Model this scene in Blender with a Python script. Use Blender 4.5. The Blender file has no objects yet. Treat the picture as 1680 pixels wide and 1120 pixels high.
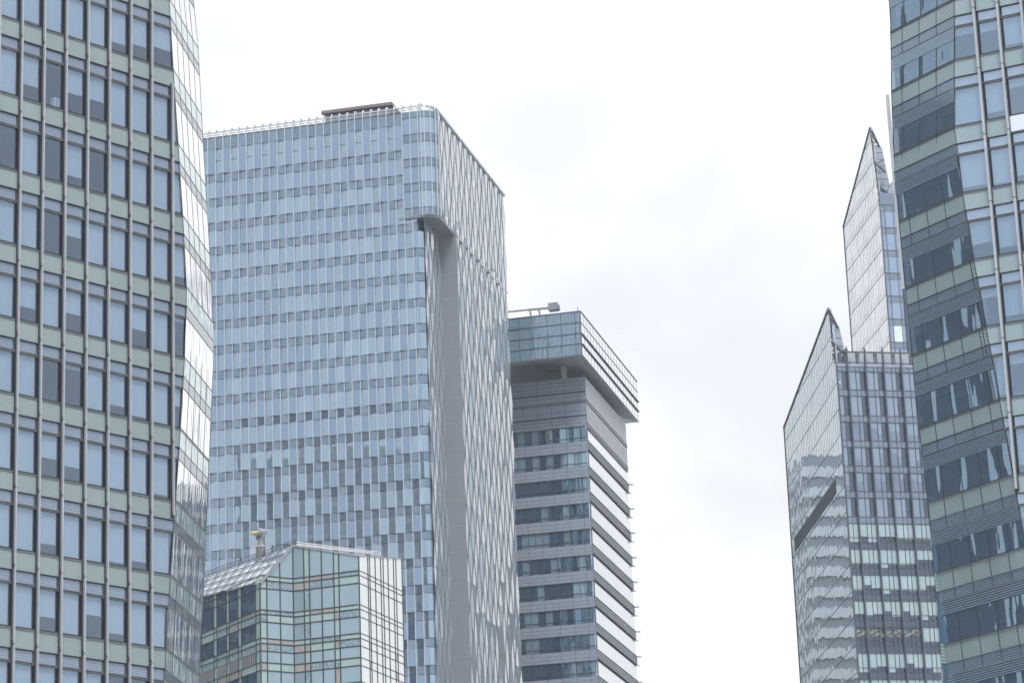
import bpy, math, random
from mathutils import Vector, Matrix
S = bpy.context.scene
R = math.radians
# ---------------------------------------------------------------- camera
CAMP = Vector((0, 0, 1.7)); PITCH = R(17.072); ROLL = R(-2.161); FPX = 4786.7
cp, sp, cr, sr = math.cos(PITCH), math.sin(PITCH), math.cos(ROLL), math.sin(ROLL)
FW = Vector((0, cp, sp)); r0 = Vector((1, 0, 0)); u0 = Vector((0, -sp, cp))
RT = cr * r0 + sr * u0; UP = -sr * r0 + cr * u0
cam = bpy.data.objects.new('camera', bpy.data.cameras.new('camera')); S.collection.objects.link(cam)
cam.data.sensor_width = 36; cam.data.lens = 36 * FPX / 1680; cam.data.clip_start = .5; cam.data.clip_end = 20000
M = Matrix((RT, UP, -FW)).transposed().to_4x4(); M.translation = CAMP; cam.matrix_world = M
S.camera = cam
# ---------------------------------------------------------------- world: broken overcast, brightest ahead, bluer behind
SUN_AZ, SUN_EL = 165, 52
W = bpy.data.worlds.new('World'); S.world = W; W.use_nodes = True
nt = W.node_tree; N = nt.nodes; L = nt.links; N.clear()
def wn(t, **k):
    n = N.new(t)
    for a, b in k.items(): setattr(n, a, b)
    return n
out = wn('ShaderNodeOutputWorld'); mix = wn('ShaderNodeMixShader'); bgs = wn('ShaderNodeBackground'); bgc = wn('ShaderNodeBackground')
sky = wn('ShaderNodeTexSky', sky_type='NISHITA', sun_disc=False, sun_elevation=R(SUN_EL), sun_rotation=R(SUN_AZ))
L.new(sky.outputs[0], bgs.inputs[0]); bgs.inputs[1].default_value = .11
tc = wn('ShaderNodeTexCoord')
dot = wn('ShaderNodeVectorMath', operation='DOT_PRODUCT')
a_, e_ = R(22), R(24)
dot.inputs[1].default_value = (math.sin(a_) * math.cos(e_), math.cos(a_) * math.cos(e_), math.sin(e_))
L.new(tc.outputs['Generated'], dot.inputs[0])
cr_ = wn('ShaderNodeValToRGB'); e = cr_.color_ramp.elements
e[0].position = 0.0; e[0].color = (.61, .705, .82, 1); e[1].position = 1.0; e[1].color = (1.0, 1.0, 1.0, 1)
for p_, c_ in ((.14, (.62, .72, .84, 1)), (.45, (.60, .68, .78, 1)), (.68, (.57, .65, .76, 1)), (.86, (.88, .89, .905, 1)), (.93, (.98, .985, .99, 1))):
    q = cr_.color_ramp.elements.new(p_); q.color = c_
mr = wn('ShaderNodeMapRange'); mr.inputs[1].default_value = -1; mr.inputs[2].default_value = 1
L.new(dot.outputs['Value'], mr.inputs[0]); L.new(mr.outputs[0], cr_.inputs[0])
mp = wn('ShaderNodeMapping'); mp.inputs['Location'].default_value = (.35, .2, 1.1); mp.inputs['Scale'].default_value = (1, 1, 1.5)
L.new(tc.outputs['Generated'], mp.inputs[0])
nz = wn('ShaderNodeTexNoise'); nz.inputs['Scale'].default_value = 7.5; nz.inputs['Detail'].default_value = 4; nz.inputs['Roughness'].default_value = .45; nz.inputs['Distortion'].default_value = .3
L.new(mp.outputs[0], nz.inputs[0])
cn = wn('ShaderNodeValToRGB'); cn.color_ramp.interpolation = 'EASE'
cn.color_ramp.elements[0].position = .34; cn.color_ramp.elements[0].color = (.785, .80, .825, 1)
cn.color_ramp.elements[1].position = .62; cn.color_ramp.elements[1].color = (1, 1, 1, 1)
L.new(nz.outputs[0], cn.inputs[0])
mul = wn('ShaderNodeMixRGB', blend_type='MULTIPLY'); mul.inputs[0].default_value = 1
L.new(cr_.outputs[0], mul.inputs[1]); L.new(cn.outputs[0], mul.inputs[2]); bgc.inputs[1].default_value = .86
sx = wn('ShaderNodeSeparateXYZ'); L.new(tc.outputs['Generated'], sx.inputs[0])      # the cloud layer is thinnest and brightest overhead
zr = wn('ShaderNodeMapRange', interpolation_type='SMOOTHSTEP'); zr.inputs[1].default_value = .48; zr.inputs[2].default_value = .85; zr.inputs[3].default_value = 1; zr.inputs[4].default_value = 3.2
L.new(sx.outputs[2], zr.inputs[0])
zm = wn('ShaderNodeVectorMath', operation='SCALE'); L.new(mul.outputs[0], zm.inputs[0]); L.new(zr.outputs[0], zm.inputs['Scale']); L.new(zm.outputs[0], bgc.inputs[0])
mix.inputs[0].default_value = .94
L.new(bgs.outputs[0], mix.inputs[1]); L.new(bgc.outputs[0], mix.inputs[2]); L.new(mix.outputs[0], out.inputs[0])
# ---------------------------------------------------------------- sun behind the cloud
sl = bpy.data.lights.new('sun', 'SUN'); sl.energy = 1.5; sl.angle = R(16); sl.color = (1, .985, .965)
so = bpy.data.objects.new('sun', sl); S.collection.objects.link(so)
sd = Vector((math.sin(R(SUN_AZ)) * math.cos(R(SUN_EL)), math.cos(R(SUN_AZ)) * math.cos(R(SUN_EL)), math.sin(R(SUN_EL))))
so.rotation_euler = sd.to_track_quat('Z', 'Y').to_euler(); so.location = (0, 0, 400)
S.view_settings.view_transform = 'Standard'; S.view_settings.look = 'None'; S.view_settings.exposure = .5; S.view_settings.gamma = 1
S.cycles.max_bounces = 10; S.cycles.transparent_max_bounces = 12; S.cycles.glossy_bounces = 4; S.cycles.diffuse_bounces = 3
S.cycles.use_denoising = True; S.cycles.sample_clamp_indirect = 6
# ================================================================ helpers
def ray(x, y): return RT * ((x - 840) / FPX) - UP * ((y - 560) / FPX) + FW
def atz(x, y, z):
    d = ray(x, y); return CAMP + d * ((z - CAMP.z) / d.z)
def proj(P):
    v = Vector(P) - CAMP; w = v.dot(FW)
    if w <= 1: return (-9e3, -9e3)
    return (840 + FPX * v.dot(RT) / w, 560 - FPX * v.dot(UP) / w)
def parea(q):
    p = [proj(v) for v in q]; n = len(p)
    return abs(sum(p[i][0] * p[(i + 1) % n][1] - p[(i + 1) % n][0] * p[i][1] for i in range(n))) / 2
def dirv(az): return Vector((math.sin(R(az)), math.cos(R(az)), 0))
def lerp(a, b, t): return a + (b - a) * t
def tab(z, T):                       # T: list of (z, value), z descending
    if z >= T[0][0]: a, b = T[0], T[1]
    elif z <= T[-1][0]: a, b = T[-2], T[-1]
    else:
        for a, b in zip(T, T[1:]):
            if b[0] <= z <= a[0]: break
    return a[1] + (b[1] - a[1]) * (z - a[0]) / (b[0] - a[0])
class Fr:
    """vertical facade frame: u along azimuth az, o outwards (towards the camera side), z up"""
    def __init__(s, p, az, k=1.0, dz=0.0):      # k: building's scale about the camera, dz: height shift that goes with it
        s.p = Vector((p[0], p[1], 0)); s.t = dirv(az); s.k = k; s.dz = dz
        n = Vector((s.t.y, -s.t.x, 0))
        if n.dot(CAMP - s.p) < 0: n = -n
        s.n = n
    def P(s, u, o, z): return s.p + s.t * (u * s.k) + s.n * (o * s.k) + Vector((0, 0, z * s.k + s.dz))
class MB:
    def __init__(s): s.v = []; s.f = []; s.m = []
    def poly(s, pts, mi=0):
        k = len(s.v); s.v += [Vector(p) for p in pts]; s.f.append(tuple(range(k, k + len(pts)))); s.m.append(mi); return s
    def hexa(s, a, b, mi=0):         # a,b: two quads (lists of 4 points)
        k = len(s.v); s.v += [Vector(p) for p in a + b]
        for f in ((0, 3, 2, 1), (4, 5, 6, 7), (0, 1, 5, 4), (1, 2, 6, 5), (2, 3, 7, 6), (3, 0, 4, 7)):
            s.f.append(tuple(k + i for i in f)); s.m.append(mi)
        return s
    def box(s, F, u0, u1, o0, o1, z0, z1, mi=0):
        return s.hexa([F.P(u0, o0, z0), F.P(u1, o0, z0), F.P(u1, o1, z0), F.P(u0, o1, z0)],
                      [F.P(u0, o0, z1), F.P(u1, o0, z1), F.P(u1, o1, z1), F.P(u0, o1, z1)], mi)
    def slab(s, q, nrm, th, mi=0):   # quad with thickness towards -nrm
        return s.hexa([Vector(p) for p in q], [Vector(p) - nrm * th for p in q], mi)
    def bar(s, p, q, w, d=None, side=None, mi=0):
        p, q = Vector(p), Vector(q); d = d or w; ax = (q - p)
        if ax.length < 1e-4: return s
        ax.normalize()
        sv = side if side is not None else (Vector((0, 0, 1)) if abs(ax.z) < .9 else Vector((1, 0, 0)))
        a = (sv - ax * sv.dot(ax)).normalized(); b = ax.cross(a)
        a = a * w / 2; b = b * d / 2
        return s.hexa([p - a - b, p + a - b, p + a + b, p - a + b], [q - a - b, q + a - b, q + a + b, q - a + b], mi)
    def tube(s, pts, r, n=8, mi=0):
        for p, q in zip(pts, pts[1:]): s.cone(p, q, r, r, n, mi)
        return s
    def cone(s, p, q, ra, rb, n=12, mi=0):
        p, q = Vector(p), Vector(q); ax = (q - p).normalized()
        a = ax.orthogonal().normalized(); b = ax.cross(a); k = len(s.v)
        for c, r in ((p, ra), (q, rb)):
            for i in range(n): s.v.append(c + (a * math.cos(2 * math.pi * i / n) + b * math.sin(2 * math.pi * i / n)) * r)
        for i in range(n):
            j = (i + 1) % n; s.f.append((k + i, k + j, k + n + j, k + n + i)); s.m.append(mi)
        s.f.append(tuple(k + i for i in reversed(range(n)))); s.m.append(mi)
        s.f.append(tuple(k + n + i for i in range(n))); s.m.append(mi); return s
    def prism(s, P2, z0, z1, mi=0):  # P2 list of (x,y) or vectors
        k = len(s.v); n = len(P2)
        for z in (z0, z1):
            for p in P2: s.v.append(Vector((p[0], p[1], z)))
        for i in range(n):
            j = (i + 1) % n; s.f.append((k + i, k + j, k + n + j, k + n + i)); s.m.append(mi)
        s.f.append(tuple(k + i for i in reversed(range(n)))); s.m.append(mi)
        s.f.append(tuple(k + n + i for i in range(n))); s.m.append(mi); return s
    def build(s, name, mats, parent=None, smooth=False, **props):
        if not s.f: return None
        base = Vector((0, 0, 0)); q = parent
        while q is not None: base = base + q.location; q = q.parent
        me = bpy.data.meshes.new(name); me.from_pydata([tuple(v - base) for v in s.v], [], s.f)
        for m in (mats if isinstance(mats, (list, tuple)) else [mats]): me.materials.append(m)
        for p, mi in zip(me.polygons, s.m): p.material_index = mi; p.use_smooth = smooth
        me.update()
        o = bpy.data.objects.new(name, me); S.collection.objects.link(o)
        if parent is not None: o.parent = parent
        for k, v in props.items(): o[k] = v
        return o
def thing(name, label, cat, loc, group=None):
    o = bpy.data.objects.new(name, None); S.collection.objects.link(o); o.location = loc
    o.empty_display_size = 2; o['label'] = label; o['category'] = cat
    if group: o['group'] = group
    return o
# ================================================================ materials
def newmat(name):
    m = bpy.data.materials.new(name); m.use_nodes = True; m.node_tree.nodes.clear(); return m
def nodes(m):
    n = m.node_tree.nodes; l = m.node_tree.links
    def A(t, **k):
        x = n.new(t)
        for a, b in k.items(): setattr(x, a, b)
        return x
    return A, l
def noise(A, l, scale, vec=(1, 1, 1), detail=3, rough=.5):
    t = A('ShaderNodeTexCoord'); mp = A('ShaderNodeMapping'); mp.inputs['Scale'].default_value = vec
    z = A('ShaderNodeTexNoise'); z.inputs['Scale'].default_value = scale; z.inputs['Detail'].default_value = detail; z.inputs['Roughness'].default_value = rough
    l.new(t.outputs['Object'], mp.inputs[0]); l.new(mp.outputs[0], z.inputs[0]); return z.outputs[0]
def matte(name, col, rough=.55, metal=0, var=.12, scale=1.5, vec=(1, 1, .25), spec=.4, grain=0):
    m = newmat(name); A, l = nodes(m); b = A('ShaderNodeBsdfPrincipled'); o = A('ShaderNodeOutputMaterial')
    z = noise(A, l, scale, vec, 5, .6); cr = A('ShaderNodeValToRGB')
    cr.color_ramp.elements[0].position = .3; cr.color_ramp.elements[1].position = .7
    cr.color_ramp.elements[0].color = tuple(c * (1 - var) for c in col) + (1,); cr.color_ramp.elements[1].color = tuple(min(1, c * (1 + var)) for c in col) + (1,)
    l.new(z, cr.inputs[0]); l.new(cr.outputs[0], b.inputs['Base Color'])
    b.inputs['Roughness'].default_value = rough; b.inputs['Metallic'].default_value = metal; b.inputs['Specular IOR Level'].default_value = spec
    if grain:
        z2 = noise(A, l, 60, (1, 1, 1), 2); bp = A('ShaderNodeBump'); bp.inputs['Strength'].default_value = grain; bp.inputs['Distance'].default_value = .02
        l.new(z2, bp.inputs['Height']); l.new(bp.outputs[0], b.inputs['Normal'])
    l.new(b.outputs[0], o.inputs[0]); return m
def glass(name, base, refl=.2, tint=(.93, .96, 1), ior=1.6, rough=.015, bump=0., bscale=.5, bvec=(1, 1, .4), clear=0., var=.15, vscale=.4, stripes=None, bdist=.05):
    """coated facade glass: what lies behind (clear = share really seen through) under a mirror film"""
    m = newmat(name); A, l = nodes(m); o = A('ShaderNodeOutputMaterial')
    gl = A('ShaderNodeBsdfGlossy'); gl.inputs[0].default_value = tint + (1,); gl.inputs['Roughness'].default_value = rough
    df = A('ShaderNodeBsdfDiffuse'); z = noise(A, l, vscale, (1, 1, .3), 3)
    cr = A('ShaderNodeValToRGB'); cr.color_ramp.elements[0].position = .3; cr.color_ramp.elements[1].position = .7
    cr.color_ramp.elements[0].color = tuple(c * (1 - var) for c in base) + (1,); cr.color_ramp.elements[1].color = tuple(c * (1 + var) for c in base) + (1,)
    l.new(z, cr.inputs[0]); l.new(cr.outputs[0], df.inputs[0]); back = df.outputs[0]
    if clear:
        tr = A('ShaderNodeBsdfTransparent'); tr.inputs[0].default_value = (.88, .92, .97, 1)
        mx = A('ShaderNodeMixShader'); mx.inputs[0].default_value = clear; l.new(back, mx.inputs[1]); l.new(tr.outputs[0], mx.inputs[2]); back = mx.outputs[0]
    lw = A('ShaderNodeLayerWeight'); lw.inputs[0].default_value = .5; pw = A('ShaderNodeMath', operation='POWER'); pw.inputs[1].default_value = 5
    l.new(lw.outputs['Facing'], pw.inputs[0]); f0 = refl + ((ior - 1) / (ior + 1)) ** 2
    mr = A('ShaderNodeMapRange'); mr.inputs[1].default_value = 0; mr.inputs[2].default_value = 1; mr.inputs[3].default_value = f0; mr.inputs[4].default_value = 1
    l.new(pw.outputs[0], mr.inputs[0])
    if bump:
        b1 = noise(A, l, bscale, bvec, 1.2, .4); bp = A('ShaderNodeBump'); bp.inputs['Strength'].default_value = bump; bp.inputs['Distance'].default_value = bdist
        l.new(b1, bp.inputs['Height']); l.new(bp.outputs[0], gl.inputs['Normal'])
    ms = A('ShaderNodeMixShader'); l.new(mr.outputs[0], ms.inputs[0]); l.new(back, ms.inputs[1]); l.new(gl.outputs[0], ms.inputs[2])
    res = ms.outputs[0]
    if stripes:                       # printed ceramic lines: (period, duty, colour, direction vector, strength)
        per, duty, scol, dv, st = stripes
        t = A('ShaderNodeTexCoord'); d = A('ShaderNodeVectorMath', operation='DOT_PRODUCT'); d.inputs[1].default_value = tuple(c / per for c in dv)
        l.new(t.outputs['Object'], d.inputs[0]); fm = A('ShaderNodeMath', operation='FRACT'); l.new(d.outputs['Value'], fm.inputs[0])
        lt = A('ShaderNodeMath', operation='LESS_THAN'); lt.inputs[1].default_value = duty; l.new(fm.outputs[0], lt.inputs[0])
        ml = A('ShaderNodeMath', operation='MULTIPLY'); ml.inputs[1].default_value = st; l.new(lt.outputs[0], ml.inputs[0])
        sd_ = A('ShaderNodeBsdfDiffuse'); sd_.inputs[0].default_value = scol + (1,)
        m2 = A('ShaderNodeMixShader'); l.new(ml.outputs[0], m2.inputs[0]); l.new(res, m2.inputs[1]); l.new(sd_.outputs[0], m2.inputs[2]); res = m2.outputs[0]
    l.new(res, o.inputs[0]); return m
def emis(name, col, st):
    m = newmat(name); A, l = nodes(m); e = A('ShaderNodeEmission'); e.inputs[0].default_value = col + (1,); e.inputs[1].default_value = st
    o = A('ShaderNodeOutputMaterial'); l.new(e.outputs[0], o.inputs[0]); return m
fin_steel = matte('brushed_fin_steel', (.47, .47, .475), .4, .25)
dark_trim = matte('dark_trim', (.055, .055, .06), .5)
warm_trim = matte('weathered_trim', (.215, .212, .21), .5, .2)
slot_dark = matte('vent_slot_dark', (.012, .018, .028), .4)
blind_mat = matte('roller_blind', (.68, .72, .70), .8, 0, .04)
inner_mat = matte('office_interior', (.36, .35, .40), .9, 0, .2)
ceil_mat = matte('office_ceiling', (.45, .46, .48), .9, 0, .05)
core_mat = matte('tower_core', (.10, .115, .135), .6)
concrete = matte('concrete', (.34, .34, .34), .85, 0, .12, .6, (1, 1, .3), .2, .2)
lamp_mat = emis('office_lamp', (1, .80, .42), 1.0)
# ================================================================ windows helper
def visible_rank(q, hide):
    c = sum((Vector(v) for v in q), Vector()) / len(q); x, y = proj(c)
    if not (-20 < x < 1700 and -20 < y < 1140) or hide(x, y): return -1
    return parea(q)
def emit_panes(parent, name, panes, mats, hide=lambda x, y: False, cap=100, th=.02, restname=None):
    """panes: (quad, material index, normal, fn(obj) adding sub-parts or None)"""
    rk = sorted(range(len(panes)), key=lambda i: -visible_rank(panes[i][0], hide))
    top = [i for i in rk[:cap] if visible_rank(panes[i][0], hide) > 0]; ts = set(top)
    for i in top:
        q, mi, nrm, fn = panes[i]
        m = MB(); m.slab(q, nrm, th); o = m.build(name, mats[mi], parent)
        if fn: fn(o)
    rest = MB(); rb = []
    for i, (q, mi, nrm, fn) in enumerate(panes):
        if i in ts: continue
        rest.slab(q, nrm, th, mi)
    if rest.f: rest.build(restname or (name + '_field'), mats, parent, kind='stuff')
# ================================================================ ground
g = MB(); g.prism([(math.cos(i * math.pi / 24) * 9000, math.sin(i * math.pi / 24) * 9000) for i in range(48)], -1, 0)
g.build('ground', matte('pavement_ground', (.26, .265, .27), .9, 0, .3, .02), kind='structure')
# ================================================================ folded glass towers (left and right foreground)
Z = Vector((0, 0, 1))
def folded_tower(name, label, p0, AZ, floors, bound, sdir, far, us, body, cfg):
    """floors: z of each spandrel's top edge; bound: (z,u) of the folded corner; far: (z,width) of the folded facet"""
    F = Fr(p0, AZ); root = thing(name, label, 'office tower', (F.P(0, -6, 0).x, F.P(0, -6, 0).y, 0))
    sg = cfg['sg']                    # sign of the direction from the corner along the front face
    sv = dirv(sdir)
    B = lambda z: F.P(tab(z, bound), 0, z)
    Q = lambda z, t, o=0: B(z) + sv * (t * tab(z, far)) + sn * o
    sn = Vector((sv.y, -sv.x, 0));
    if sn.dot(CAMP - B(50)) < 0: sn = -sn
    G = cfg['mats']; sp_h, lv_h = 1.10, .66
    wins = []; sw = []; spand = []
    trims = MB(); strims = MB(); slabs = MB(); blinds = 0; rnd = random.Random(cfg['seed'])
    def clip(u, z): b = tab(z, bound); return min(u, b) if sg < 0 else max(u, b)
    def fin_ok(u, zt, zb):
        b1, b0 = tab(zt - .95, bound), tab(zb - .95, bound)
        return (u < min(b0, b1) - .05) if sg < 0 else (u > max(b0, b1) + .05)
    def q4(u0, u1, z0, z1, o):
        return [F.P(clip(u0, z0), o, z0), F.P(clip(u1, z0), o, z0), F.P(clip(u1, z1), o, z1), F.P(clip(u0, z1), o, z1)]
    ulist = sorted(us)
    for k, zt in enumerate(floors):
        zb = floors[k + 1] if k + 1 < len(floors) else zt - 4.13
        s1 = zt - sp_h; l1 = s1 - lv_h        # spandrel zt..s1, frit band s1..l1, window l1..zb
        detailed = 26 < zt < 78
        spm = MB(); lvm = MB()
        for a, b in zip(ulist, ulist[1:]):
            gap0, gap1 = cfg['gap']
            for (z0, z1, o, mbx) in ((s1, zt, .0, spm), (l1, s1, -.03, lvm)):
                q = q4(a, b, z0, z1, o)
                if parea(q) > .5 or not detailed: mbx.slab(q, F.n, .06)
            fa, fb_ = fin_ok(a, zt, zb), fin_ok(b, zt, zb); g0_, g1_ = gap0, gap1
            if sg < 0:
                if not fa: continue
                if not fb_: b, g1_ = 1e3, 0
            else:
                if not fb_: continue
                if not fa: a, g0_ = -1e3, 0
            q = q4(a + g0_, b - g1_, zb, l1, -.05)
            if (q[1] - q[0]).length > .12 or (q[2] - q[3]).length > .12:
                fullw = abs((q[1] - q[0]).length)
                drop = rnd.choice(cfg['drops']); dark = drop < .3
                def fn(o, q=q, drop=drop, z0=zb, z1=l1, a=a, b=b, r=rnd.random()):
                    if drop > .04:
                        zz = z1 - (z1 - z0) * drop
                        x0, x1 = clip(a + gap0 + .01, zz), clip(b - gap1 - .01, zz)
                        if abs(x1 - x0) > .2:
                            m = MB(); m.slab([F.P(x0, -.15, zz), F.P(x1, -.15, zz), F.P(x1, -.15, z1), F.P(x0, -.15, z1)], F.n, .02)
                            m.box(F, min(x0, x1), max(x0, x1), -.18, -.13, zz - .03, zz)
                            m.build('blind', blind_mat, o)
                wins.append((q, 0, F.n, fn))
        lab = {}
        if detailed:
            spm.build('spandrel', G['spandrel'], root); lvm.build('louvre_band', G['frit'], root)
        else:
            spm.build('spandrel', G['spandrel'], root) if zt >= 78 else trims  # upper floors keep their bands
        ub = clip(ulist[-1] if sg < 0 else ulist[0], zt)
        for zz in (zt, zt - .10, s1 - .02, l1 + .02, l1 - .07):
            ue = clip(1e3 if sg < 0 else -1e3, zz); uo = ulist[0] if sg < 0 else ulist[-1]
            trims.box(F, min(ue, uo), max(ue, uo), -.05, .05 if zz != s1 - .02 else .08, zz - .02, zz + .02, 0 if zz in (zt, s1 - .02) else 1)
        # folded facet
        nc = cfg['cols']
        cols = cfg['colt'](zt) if cfg.get('colt') else [i / nc for i in range(nc + 1)]
        ssp = MB(); slv = MB()
        for t0, t1 in zip(cols, cols[1:]):
            for (z0, z1, mbx) in ((s1, zt, ssp), (l1, s1, slv)):
                mbx.slab([Q(z0, t0), Q(z0, t1), Q(z1, t1), Q(z1, t0)], sn, .06)
            q = [Q(zb, t0), Q(zb, t1), Q(l1, t1), Q(l1, t0)]
            drop = rnd.choice(cfg['sdrops'])
            def fn2(o, z0=zb, z1=l1, t0=t0, t1=t1, drop=drop):
                if drop > .05:
                    zz = z1 - (z1 - z0) * drop; m = MB()
                    m.slab([Q(zz, t0 + .012, -.4), Q(zz, t1 - .012, -.4), Q(z1, t1 - .012, -.4), Q(z1, t0 + .012, -.4)], sn, .02); m.build('blind', blind_mat, o)
            sw.append((q, 0, sn, fn2))
        ssp.build('spandrel', G['sspandrel'], root)
        if cfg.get('lv2'):
            m2 = MB()
            for t0, t1 in zip(cols, cols[1:]): m2.slab([Q(l1 - .80, t0, .03), Q(l1 - .80, t1, .03), Q(l1, t1, .03), Q(l1, t0, .03)], sn, .015)
            m2.build('louvre_band', cfg['lv2'], root)
        slv.build('louvre_band', G['sfrit'], root)
        for zz, w in (((zt, .06), (zt - .11, .045), (s1, .05), (l1, .05)) if sg > 0 or zt < 45 else ((zt, .045), (s1, .035), (l1, .035))):
            strims.bar(Q(zz, -.002, .0), Q(zz, 1.0, .0), w * cfg['tw'], .03 if sg < 0 else .08, Z, 1 if w < .06 and zt < 45 else 0)
        for t in cols:
            strims.bar(Q(zb, t, .0), Q(zt, t, .0), .07 if sg < 0 else .045, .02 if sg < 0 else .04, sv)
        # floor slab and room behind the glass
        slabs.prism([F.P(ulist[0], -.25, 0), F.P(clip(ulist[-1], zt - .5) if sg < 0 else ulist[-1], -.25, 0)] + ([Q(zt, 1, -.4)] if sg < 0 else []) + [F.P(ulist[-1] if sg < 0 else ulist[-1], -12, 0), F.P(ulist[0], -12, 0)] if sg < 0 else
                    [F.P(clip(ulist[0], zt - .5), -.25, 0), F.P(ulist[-1], -.25, 0), F.P(ulist[-1], -12, 0), F.P(ulist[0] - 6, -12, 0), Q(zt, 1, -.4)], zt - .75, zt - .12)
    emit_panes(root, 'window', wins, [G['win']], cap=100)
    emit_panes(root, 'window', sw, [G['swin']], cap=100, restname='side_glazing')
    trims.build('trim', [dark_trim, warm_trim], root); strims.build('facet_mullion_grid', [dark_trim, cfg['trimmat']], root)
    slabs.build('floor_slab', ceil_mat, root)
    # fins on the front face, one part per line, broken at every storey
    for u in cfg['fins']:
        m = MB(); vs = MB()
        for k, zt in enumerate(floors):
            zb = floors[k + 1] if k + 1 < len(floors) else zt - 4.13
            zj, zj0 = zt - .95, zb - .95
            b1, b0 = tab(zj, bound), tab(zj0, bound)
            ok = (u < min(b0, b1) - .05) if sg < 0 else (u > max(b0, b1) + .05)
            if not ok or zt > 80: continue
            w = cfg['finw']
            m.box(F, u - w / 2, u + w / 2, .04, cfg['find'], zj0 + .06, zj)
            m.box(F, u - w / 2 - .04, u + w / 2 - .01, -.02, cfg['find'] * .6, zj0 - .08, zj0 + .22, 1)
            m.box(F, u - w / 2 - .05, u - w / 2 - .015, -.02, .09, zj0, zj, 1) if sg < 0 else m.box(F, u + w / 2 + .01, u + w / 2 + .045, -.02, .09, zj0, zj, 1)
            if cfg['slot']:
                vs.box(F, u - w / 2 - .135, u - w / 2 - .05, -.2, -.01, zb + .03, zt - sp_h)
                for i in range(9): vs.box(F, u - w / 2 - .135, u - w / 2 - .05, -.02, .012, zt - sp_h - .06 - i * .075, zt - sp_h - .03 - i * .075, 1)
            else: vs.box(F, u + w / 2 + .05, u + w / 2 + .12, -.2, -.02, zb, zt - sp_h)
        m.build('fin', [fin_steel, dark_trim], root); vs.build('vent_slot', [slot_dark, warm_trim], root)
    # solid core and the two hidden sides
    body(root, F, Q, sn, sv)
    return root, F, Q, sn
SP = (.40, .46, .43)
T1M = dict(spandrel=glass('spandrel_glass_left', (.27, .315, .295), .10, (.9, .96, 1), 1.45, .25, var=.06, stripes=(.16, .30, (.40, .44, .42), (.35, .36, .9), .22)),
           frit=glass('frit_glass_left', (.14, .18, .24), .25, (.88, .94, 1), 1.5, .03, stripes=(.10, .34, (.30, .32, .34), (0, 0, 1), .7)),
           win=glass('vision_glass_left', (.10, .12, .16), .13, (.84, .90, .95), 1.5, .01, .05, .8, (1, 1, .3), clear=.94),
           sspandrel=glass('facet_spandrel_glass', (.34, .41, .39), .42, (.95, 1, .99), 1.7, .05, .35, 1.2, (3, 3, .5), var=.1),
           sfrit=glass('facet_frit_glass', (.12, .13, .15), .35, (.95, .98, 1), 1.7, .03, .2, 1, (3, 3, .5), stripes=(.12, .4, (.28, .27, .26), (0, 0, 1), .5)),
           swin=glass('facet_vision_glass', (.05, .06, .075), .84, (1, 1, 1), 1.75, .01, .34, 1.5, (3, 3, .22), bdist=.04))
fl1 = [65.33, 60.95, 56.75, 52.6, 48.52, 44.45, 40.34, 36.23, 32.2]
fl1 = [65.33 + 4.25 * i for i in range(6, 0, -1)] + fl1 + [32.2 - 4.1 * i for i in range(1, 8)]
us1 = [-.055 + 1.475 * i for i in range(-22, 6)]
def body1(root, F, Q, sn, sv):
    m = MB(); b = F.P(4.5, 0, 0)
    p = [F.P(-32.4, -6.5, 0), F.P(2.5, -6.5, 0), F.P(2.5, -11, 0), F.P(-32.4, -22, 0)]
    m.prism(p, 0, 91); m.build('core_wall', inner_mat, root)
    c1, c2, c3, c4 = Q(50, 1), F.P(-3, -26, 0), F.P(-33, -26, 0), F.P(-32.6, 0, 0)
    # rear facets, banded like the front
    for fi, (a, b_) in enumerate(((c1, c2), (c2, c3), (c3, c4))):
        g1 = MB(); az = math.degrees(math.atan2((b_ - a).x, (b_ - a).y)); Lw = (Vector((b_.x, b_.y, 0)) - Vector((a.x, a.y, 0))).length
        n_ = Vector((math.cos(R(az)), -math.sin(R(az)), 0)); cen = F.P(-12, -12, 0); pa = Vector((a.x, a.y, 0))
        if n_.dot(cen - pa) > 0: n_ = -n_
        tv = dirv(az)
        for zt in fl1:
            for z0, z1, mi in ((zt - 4.13, zt - 1.1, 0), (zt - 1.1, zt, 1)):
                q = [(pa + Z * z0) if fi else Q(z0, 1), pa + tv * Lw + Z * z0, pa + tv * Lw + Z * z1, (pa + Z * z1) if fi else Q(z1, 1)]; g1.slab(q, n_, .3, mi)
        g1.build('rear_wall', [T1M['swin'], T1M['sspandrel']], root)
TL, FA, _q, _s = folded_tower('glass_tower', 'folded glass office tower with steel fins and a white mirrored side', (-22.69, 148.27), 44.16, fl1,
             [(91, 3.1), (69.5, 5.73), (65.4, 6.0), (60.97, 6.34), (57, 6.64), (52, 6.95), (48.4, 6.75), (44.3, 6.44), (39.1, 6.0), (35.1, 5.62), (31.1, 5.36), (0, 3.0)],
             6.3, [(91, 8.2), (69, 7.35), (60, 6.95), (52, 6.72), (44, 7.1), (36, 7.85), (32, 7.95), (0, 10)], us1 + [8.0], body1,
             dict(mats=T1M, sg=-1, seed=5, cols=5, gap=(.055, .185), drops=[1, 1, 1, 1, .55, .45, .9, 1, .12, 1, .8, 0, 1, .75, 1, .65], sdrops=[0],
                  fins=us1[12:], finw=.085, find=.22, slot=True, tw=1.0, trimmat=warm_trim))
lv2_mat = glass('window_head_louvre', (.06, .10, .14), .2, (.9, .96, 1), 1.5, .03, clear=.6, stripes=(.135, .34, (.36, .42, .45), (0, 0, 1), .6))
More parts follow.
